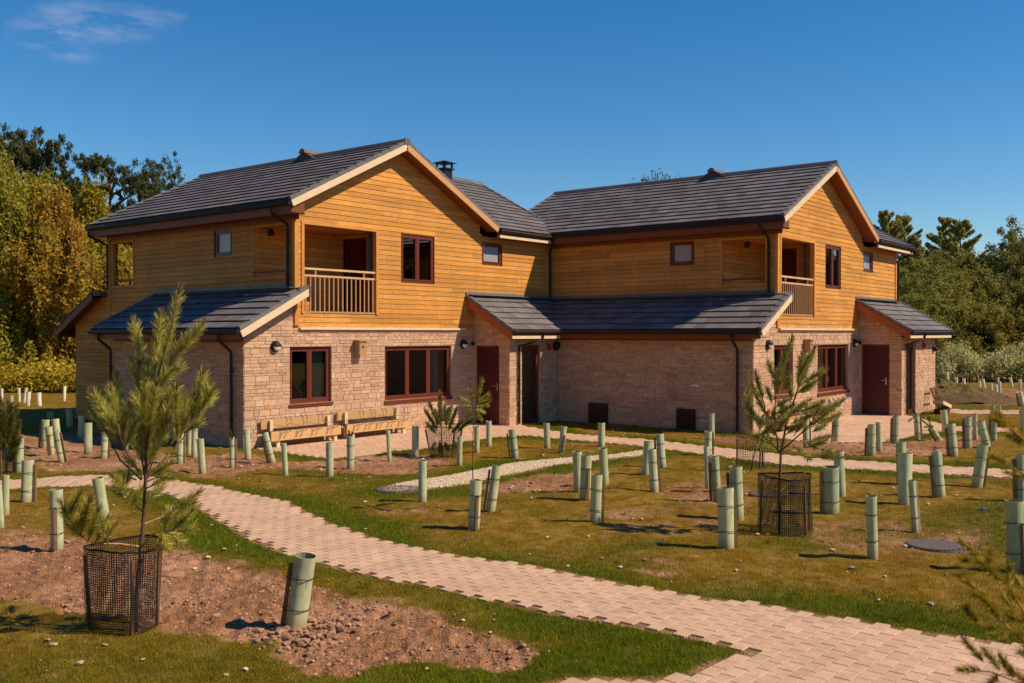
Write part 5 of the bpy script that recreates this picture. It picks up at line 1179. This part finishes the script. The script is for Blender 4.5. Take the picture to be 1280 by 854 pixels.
# scrub bank in front of the right wood: one tangled mass
g_ = np.random.default_rng(77); cen = []; sg = []
for i in range(420):
    px = g_.uniform(1165, 1420); d = g_.uniform(47.5, 53); x, y = at(px, d); cen.append((x, y, g_.uniform(.2, 1.75)*(.75+.25*sin(px*.07)))); k = g_.uniform(.3, .6); sg.append((k, k, k*.9))
V, C = leaf_soup(cen, sg, 80000, .085, (.40, .40, .12), 78, 1.5, hue=(.70, .62, .32)); ok = V.reshape(-1, 4, 3)[:, :, 2].min(1) > .02
o = arr_mesh('scrub', V.reshape(-1, 4, 3)[ok].reshape(-1, 3), 4, C.reshape(-1, 4, 3)[ok].reshape(-1, 3), M['leaf']); tag(o, 'pale tangled bramble scrub below the right wood', 'scrub', kind='stuff')
g_ = np.random.default_rng(79); cen = []; sg = []
for i in range(300):
    px = g_.uniform(-90, 175); d = g_.uniform(39.5, 42.5); x, y = at(px, d); cen.append((x, y, g_.uniform(.05, .8))); k = g_.uniform(.25, .5); sg.append((k, k, k*1.5))
V, C = leaf_soup(cen, sg, 46000, .085, (.62, .46, .05), 80, .6, hue=(.42, .34, .035)); ok = V.reshape(-1, 4, 3)[:, :, 2].min(1) > .02
o = arr_mesh('undergrowth', V.reshape(-1, 4, 3)[ok].reshape(-1, 3), 4, C.reshape(-1, 4, 3)[ok].reshape(-1, 3), M['leaf']); tag(o, 'yellow green undergrowth at the foot of the birches', 'undergrowth', kind='stuff')
# low dark boards at the edge of the scrub, each board run one fence
for (pa, pb, lab) in (((1188, 482), (1252, 474.5), 'low dark edging board before the scrub, left length'), ((1254, 479), (1285, 477), 'low dark edging board before the scrub, right length')):
    a_ = G(*pa); b_ = G(*pb); E2 = empty('edging_fence', a_, lab, 'fence', 'edging boards before the scrub'); m = MB(); m.beam(Vector((0, 0, .42)), b_-a_+Vector((0, 0, .42)), Vector((fwd.x, fwd.y, 0)), .04, (0, 0, 1), .14, (.3, .25, .25)); m.build('rail', M['stake'], E2)
    for t in (.03, .35, .66, .97):
        m = MB(); q = (b_-a_)*t; m.box(q.x-.04, q.y-.04, 0, q.x+.04, q.y+.04, .55, (.4, .35, .3)); m.build('post', M['stake'], E2)
# woodland round the clearing behind and beside the camera: out of view; west part added to cut skylight on the west walls, south part shows in the panes
def wood(name, az0, az1, r0, H, n, label, seedv, br=1.0):
    g = random.Random(seedv); cen = []; sg = []
    for i in range(n):
        a_ = radians(g.uniform(az0, az1)); r_ = r0*g.uniform(1, 1.25); cen.append((2+cos(a_)*r_, -2+sin(a_)*r_, g.uniform(.5, H)*(.8+.2*sin(a_*23)))); k = g.uniform(1.2, 2.4); sg.append((k, k, k))
    V, C = leaf_soup(cen, sg, n*90, .75, (.05*br, .04*br, .012*br), seedv, 0, hue=(.09*br, .07*br, .02*br)); o = arr_mesh(name, V, 4, C, M['leaf']); tag(o, label, 'woodland', kind='stuff')
wood('added_west_screen_trees', 150, 208, 34, 21, 620, 'added unseen tree screen west of the houses, cutting skylight on their west walls', 901)
wood('south_woodland', 262, 345, 62, 12, 420, 'woodland edge to the south east reflected in the window panes', 902, 3.5)
# ---------------------------------------------------------------- soil mound at the far field
def mound():
    c0 = G(1192, 501); n = 46; V = []; C = []; L_, W_ = 2.6, 1.7
    m = MB(); gx = {}
    ux = Vector((rgt.x, rgt.y, 0)); uy = Vector((fwd.x, fwd.y, 0)).normalized()
    for i in range(n+1):
        for j in range(n+1):
            u = -1+2*i/n; v = -1+2*j/n; q = max(0, 1-u*u-v*v*.9); p = c0+ux*u*L_+uy*v*W_; nn = float(fbm(np.array([p.x]), np.array([p.y]), .35, 91)[0])
            gx[i, j] = Vector((p.x, p.y, -.05+q**.8*(.65-.35*u)*(.6+.9*nn)))
    for i in range(n):
        for j in range(n):
            t = .9+.2*random.random(); top = gx[i, j].z > .28
            m.quad(gx[i, j], gx[i+1, j], gx[i+1, j+1], gx[i, j+1], (.14*t, .085*t, .045*t) if not top else (.14*t, .105*t, .035*t))
    o = m.build('mound', M['clod'], None, smooth=False); struct(o)
mound()
# ---------------------------------------------------------------- clods, stones, gravel
def pebbles(name, xy, sizes, cols, seedv, zs, flat=.6, sink=.3):
    g = np.random.default_rng(seedv); n = len(xy)
    ico = np.array([(0, 0, 1), (.89, 0, .45), (.28, .85, .45), (-.72, .53, .45), (-.72, -.53, .45), (.28, -.85, .45), (.72, .53, -.45), (-.28, .85, -.45), (-.89, 0, -.45), (-.28, -.85, -.45), (.72, -.53, -.45), (0, 0, -1)])
    fc = np.array([(0, 1, 2), (0, 2, 3), (0, 3, 4), (0, 4, 5), (0, 5, 1), (1, 6, 2), (2, 7, 3), (3, 8, 4), (4, 9, 5), (5, 10, 1), (6, 7, 2), (7, 8, 3), (8, 9, 4), (9, 10, 5), (10, 6, 1)])
    v = ico[None]*(1+g.uniform(-.28, .28, (n, 12, 1))); th = g.uniform(0, 6.28, n); c_, s_ = np.cos(th), np.sin(th); st = g.uniform(.7, 1.4, n)[:, None]
    x = v[..., 0]*st; y = v[..., 1]; X_ = x*c_[:, None]-y*s_[:, None]; Y_ = x*s_[:, None]+y*c_[:, None]
    r_ = sizes[:, None]; X_ = X_*r_+xy[:, :1]; Y_ = Y_*r_+xy[:, 1:]; Z_ = v[..., 2]*r_*flat+(zs+sizes*flat*(1-sink))[:, None]-sizes[:, None]*flat*.5
    PT = np.stack([X_, Y_, Z_], -1); T_ = PT[:, fc].reshape(-1, 3); C_ = np.repeat(cols, 45, 0)
    return arr_mesh(name, T_, 3, C_, M['clod'])
def scatter(n, r0, r1, seedv, power=1.0):
    g = np.random.default_rng(seedv); rr = np.sqrt(g.uniform(r0*r0, r1*r1, n)) if power == 1 else r0*(r1/r0)**g.random(n); an = YAW+g.uniform(-.53, .53, n)
    return np.stack([CX+rr*np.cos(an), CY+rr*np.sin(an)], -1)
g = np.random.default_rng(5)
xy = scatter(190000, 5.5, 30, 11, 2); h, gg, ss, dp_ = gheight(xy[:, 0], xy[:, 1])
clump = fbm(xy[:, 0], xy[:, 1], .25, 95)
ok = (ss > .35) & (g.random(len(xy)) < np.clip((clump-.34)*2.4, .06, 1)*.55) & (dp_ > .06); xy2, h2 = xy[ok], h[ok]; n = len(xy2)
sz = .005+.019*g.random(n)**3.0; cl = np.array([.38, .195, .115])*g.uniform(.65, 1.5, n)[:, None]
tag(pebbles('soil_clods', xy2, sz, cl, 12, h2), 'reddish brown clods scattered over the bare soil patches', 'soil', kind='stuff')
# heap of clods round the foot of the leaning foreground guard
c = G(385, 790); n = 260; q = g.normal(size=(n, 2))*np.array([.22, .16])+np.array([c.x, c.y]); hh = gheight(q[:, 0], q[:, 1])[0]
tag(pebbles('clod_heap', q, .012+.03*g.random(n)**2, np.array([.36, .20, .12])*g.uniform(.7, 1.4, n)[:, None], 13, hh+.01), 'heap of dug soil lumps at the foot of the leaning foreground guard', 'soil', kind='stuff')
xy = scatter(4500, 5.5, 40, 21, 2); h, gg, ss, dp_ = gheight(xy[:, 0], xy[:, 1]); ok = (dp_ > .08) & (g.random(len(xy)) < np.where(gg > .6, .18, .5)); xy, h = xy[ok], h[ok]; n = len(xy)
tag(pebbles('loose_stones', xy, (.004+.022*g.random(n)**7)*(1+np.hypot(xy[:, 0]-CX, xy[:, 1]-CY)/40), np.array([.62, .47, .33])*g.uniform(.5, 1.3, n)[:, None], 22, h+.012), 'small pale stones lying about in the grass', 'stones', kind='stuff')
def gravel():
    lo = GRAVEL.min(0); hi = GRAVEL.max(0); g = np.random.default_rng(31); q = g.uniform(lo, hi, (42000, 2)); sd = sdist(q[:, 0], q[:, 1], GRAVEL)
    q = q[(sd < -.03+g.normal(size=len(q))*.02)][:9000]; n = len(q)
    mb = MB(); mb.poly([(x, y, .012) for x, y in GRAVEL], (.9, .85, .8)); o = mb.build('gravel_path', M['gravel']); struct(o)
    b_ = __import__('bmesh').new(); b_.from_mesh(o.data); __import__('bmesh').ops.triangulate(b_, faces=b_.faces[:]); b_.to_mesh(o.data); b_.free()
    tag(pebbles('gravel', q, .012+.014*g.random(n), np.array([.66, .50, .33])*g.uniform(.65, 1.2, n)[:, None], 32, np.full(n, .018)), 'pale limestone chips of the gravel strip across the lawn', 'gravel', kind='stuff')
gravel()
# ---------------------------------------------------------------- grass blades
def grass():
    g = np.random.default_rng(41); n = 520000; xy = scatter(n, 5.2, 34, 42, 2)
    h, gr, so, dp_ = gheight(xy[:, 0], xy[:, 1]); R_ = np.hypot(xy[:, 0]-CX, xy[:, 1]-CY)
    tuft = fbm(xy[:, 0], xy[:, 1], .16, 97)
    keep = (g.random(n) < np.clip((.30+gr*.75)*(1-so*1.25)+.02, .0, 1)*np.clip((tuft-.25)*3, .25, 1)) & (dp_ > .01)
    # a little grass creeps over the edge of the paving bed
    xy, h, gr, R_ = xy[keep], h[keep], gr[keep], R_[keep]; n = len(xy)
    ln = (.014+.020*gr*g.uniform(.5, 1.25, n)+.006*g.random(n))*(1+R_/45); w = (.0016+.0011*g.random(n))*(R_/7.5)**.8
    an = g.uniform(0, 6.28, n); lean = g.uniform(.1, 1.0, n); dx = np.cos(an)*lean*ln; dy = np.sin(an)*lean*ln
    px_, py_ = -np.sin(an)*w, np.cos(an)*w; b0 = np.stack([xy[:, 0]-px_, xy[:, 1]-py_, h-.004], -1); b1 = np.stack([xy[:, 0]+px_, xy[:, 1]+py_, h-.004], -1); t = np.stack([xy[:, 0]+dx, xy[:, 1]+dy, h+ln], -1)
    V = np.stack([b0, b1, t], 1).reshape(-1, 3)
    gc = np.array([.15, .185, .005]); dc = np.array([.33, .20, .018]); mixv = np.clip(gr*1.15+g.normal(size=n)*.22, 0, 1)[:, None]
    pale = fbm(xy[:, 0], xy[:, 1], .5, 99)[:, None]
    c = (dc+(gc-dc)*mixv)*g.uniform(.6, 1.4, n)[:, None]*(.65+.75*pale)
    # coarser tufts and dead stalks standing up here and there
    q = scatter(900, 5.6, 26, 47, 2); hq, gq, sq, dq = gheight(q[:, 0], q[:, 1]); ok = (dq > .12) & (g.random(len(q)) < .35+.5*(1-gq)*(1-sq)); q, hq, gq = q[ok], hq[ok], gq[ok]; m_ = len(q); nb = 34
    bx = np.repeat(q, nb, 0)+g.normal(size=(m_*nb, 2))*.022; bh = np.repeat(hq, nb); bl_ = g.uniform(.03, .085, m_*nb)*np.repeat(g.uniform(.5, 1.1, m_), nb); a2 = g.uniform(0, 6.28, m_*nb); le = g.uniform(.15, .9, m_*nb); ww = .0016*(np.hypot(bx[:, 0]-CX, bx[:, 1]-CY)/7.5)**.8
    p0 = np.stack([bx[:, 0]+np.sin(a2)*ww, bx[:, 1]-np.cos(a2)*ww, bh-.005], -1); p1 = np.stack([bx[:, 0]-np.sin(a2)*ww, bx[:, 1]+np.cos(a2)*ww, bh-.005], -1); p2 = np.stack([bx[:, 0]+np.cos(a2)*le*bl_, bx[:, 1]+np.sin(a2)*le*bl_, bh+bl_], -1)
    V = np.vstack([V, np.stack([p0, p1, p2], 1).reshape(-1, 3)]); gm = np.repeat(np.clip(gq+g.normal(size=m_)*.3, 0, 1), nb)[:, None]
    c = np.vstack([c, (np.array([.42, .30, .09])*(1-gm)+np.array([.12, .17, .01])*gm)*g.uniform(.5, 1.4, m_*nb)[:, None]])
    o = arr_mesh('grass', V, 3, np.repeat(c, 3, 0), M['grass']); tag(o, 'short patchy lawn grass, green by the paths and straw coloured between', 'grass', kind='stuff')
grass()
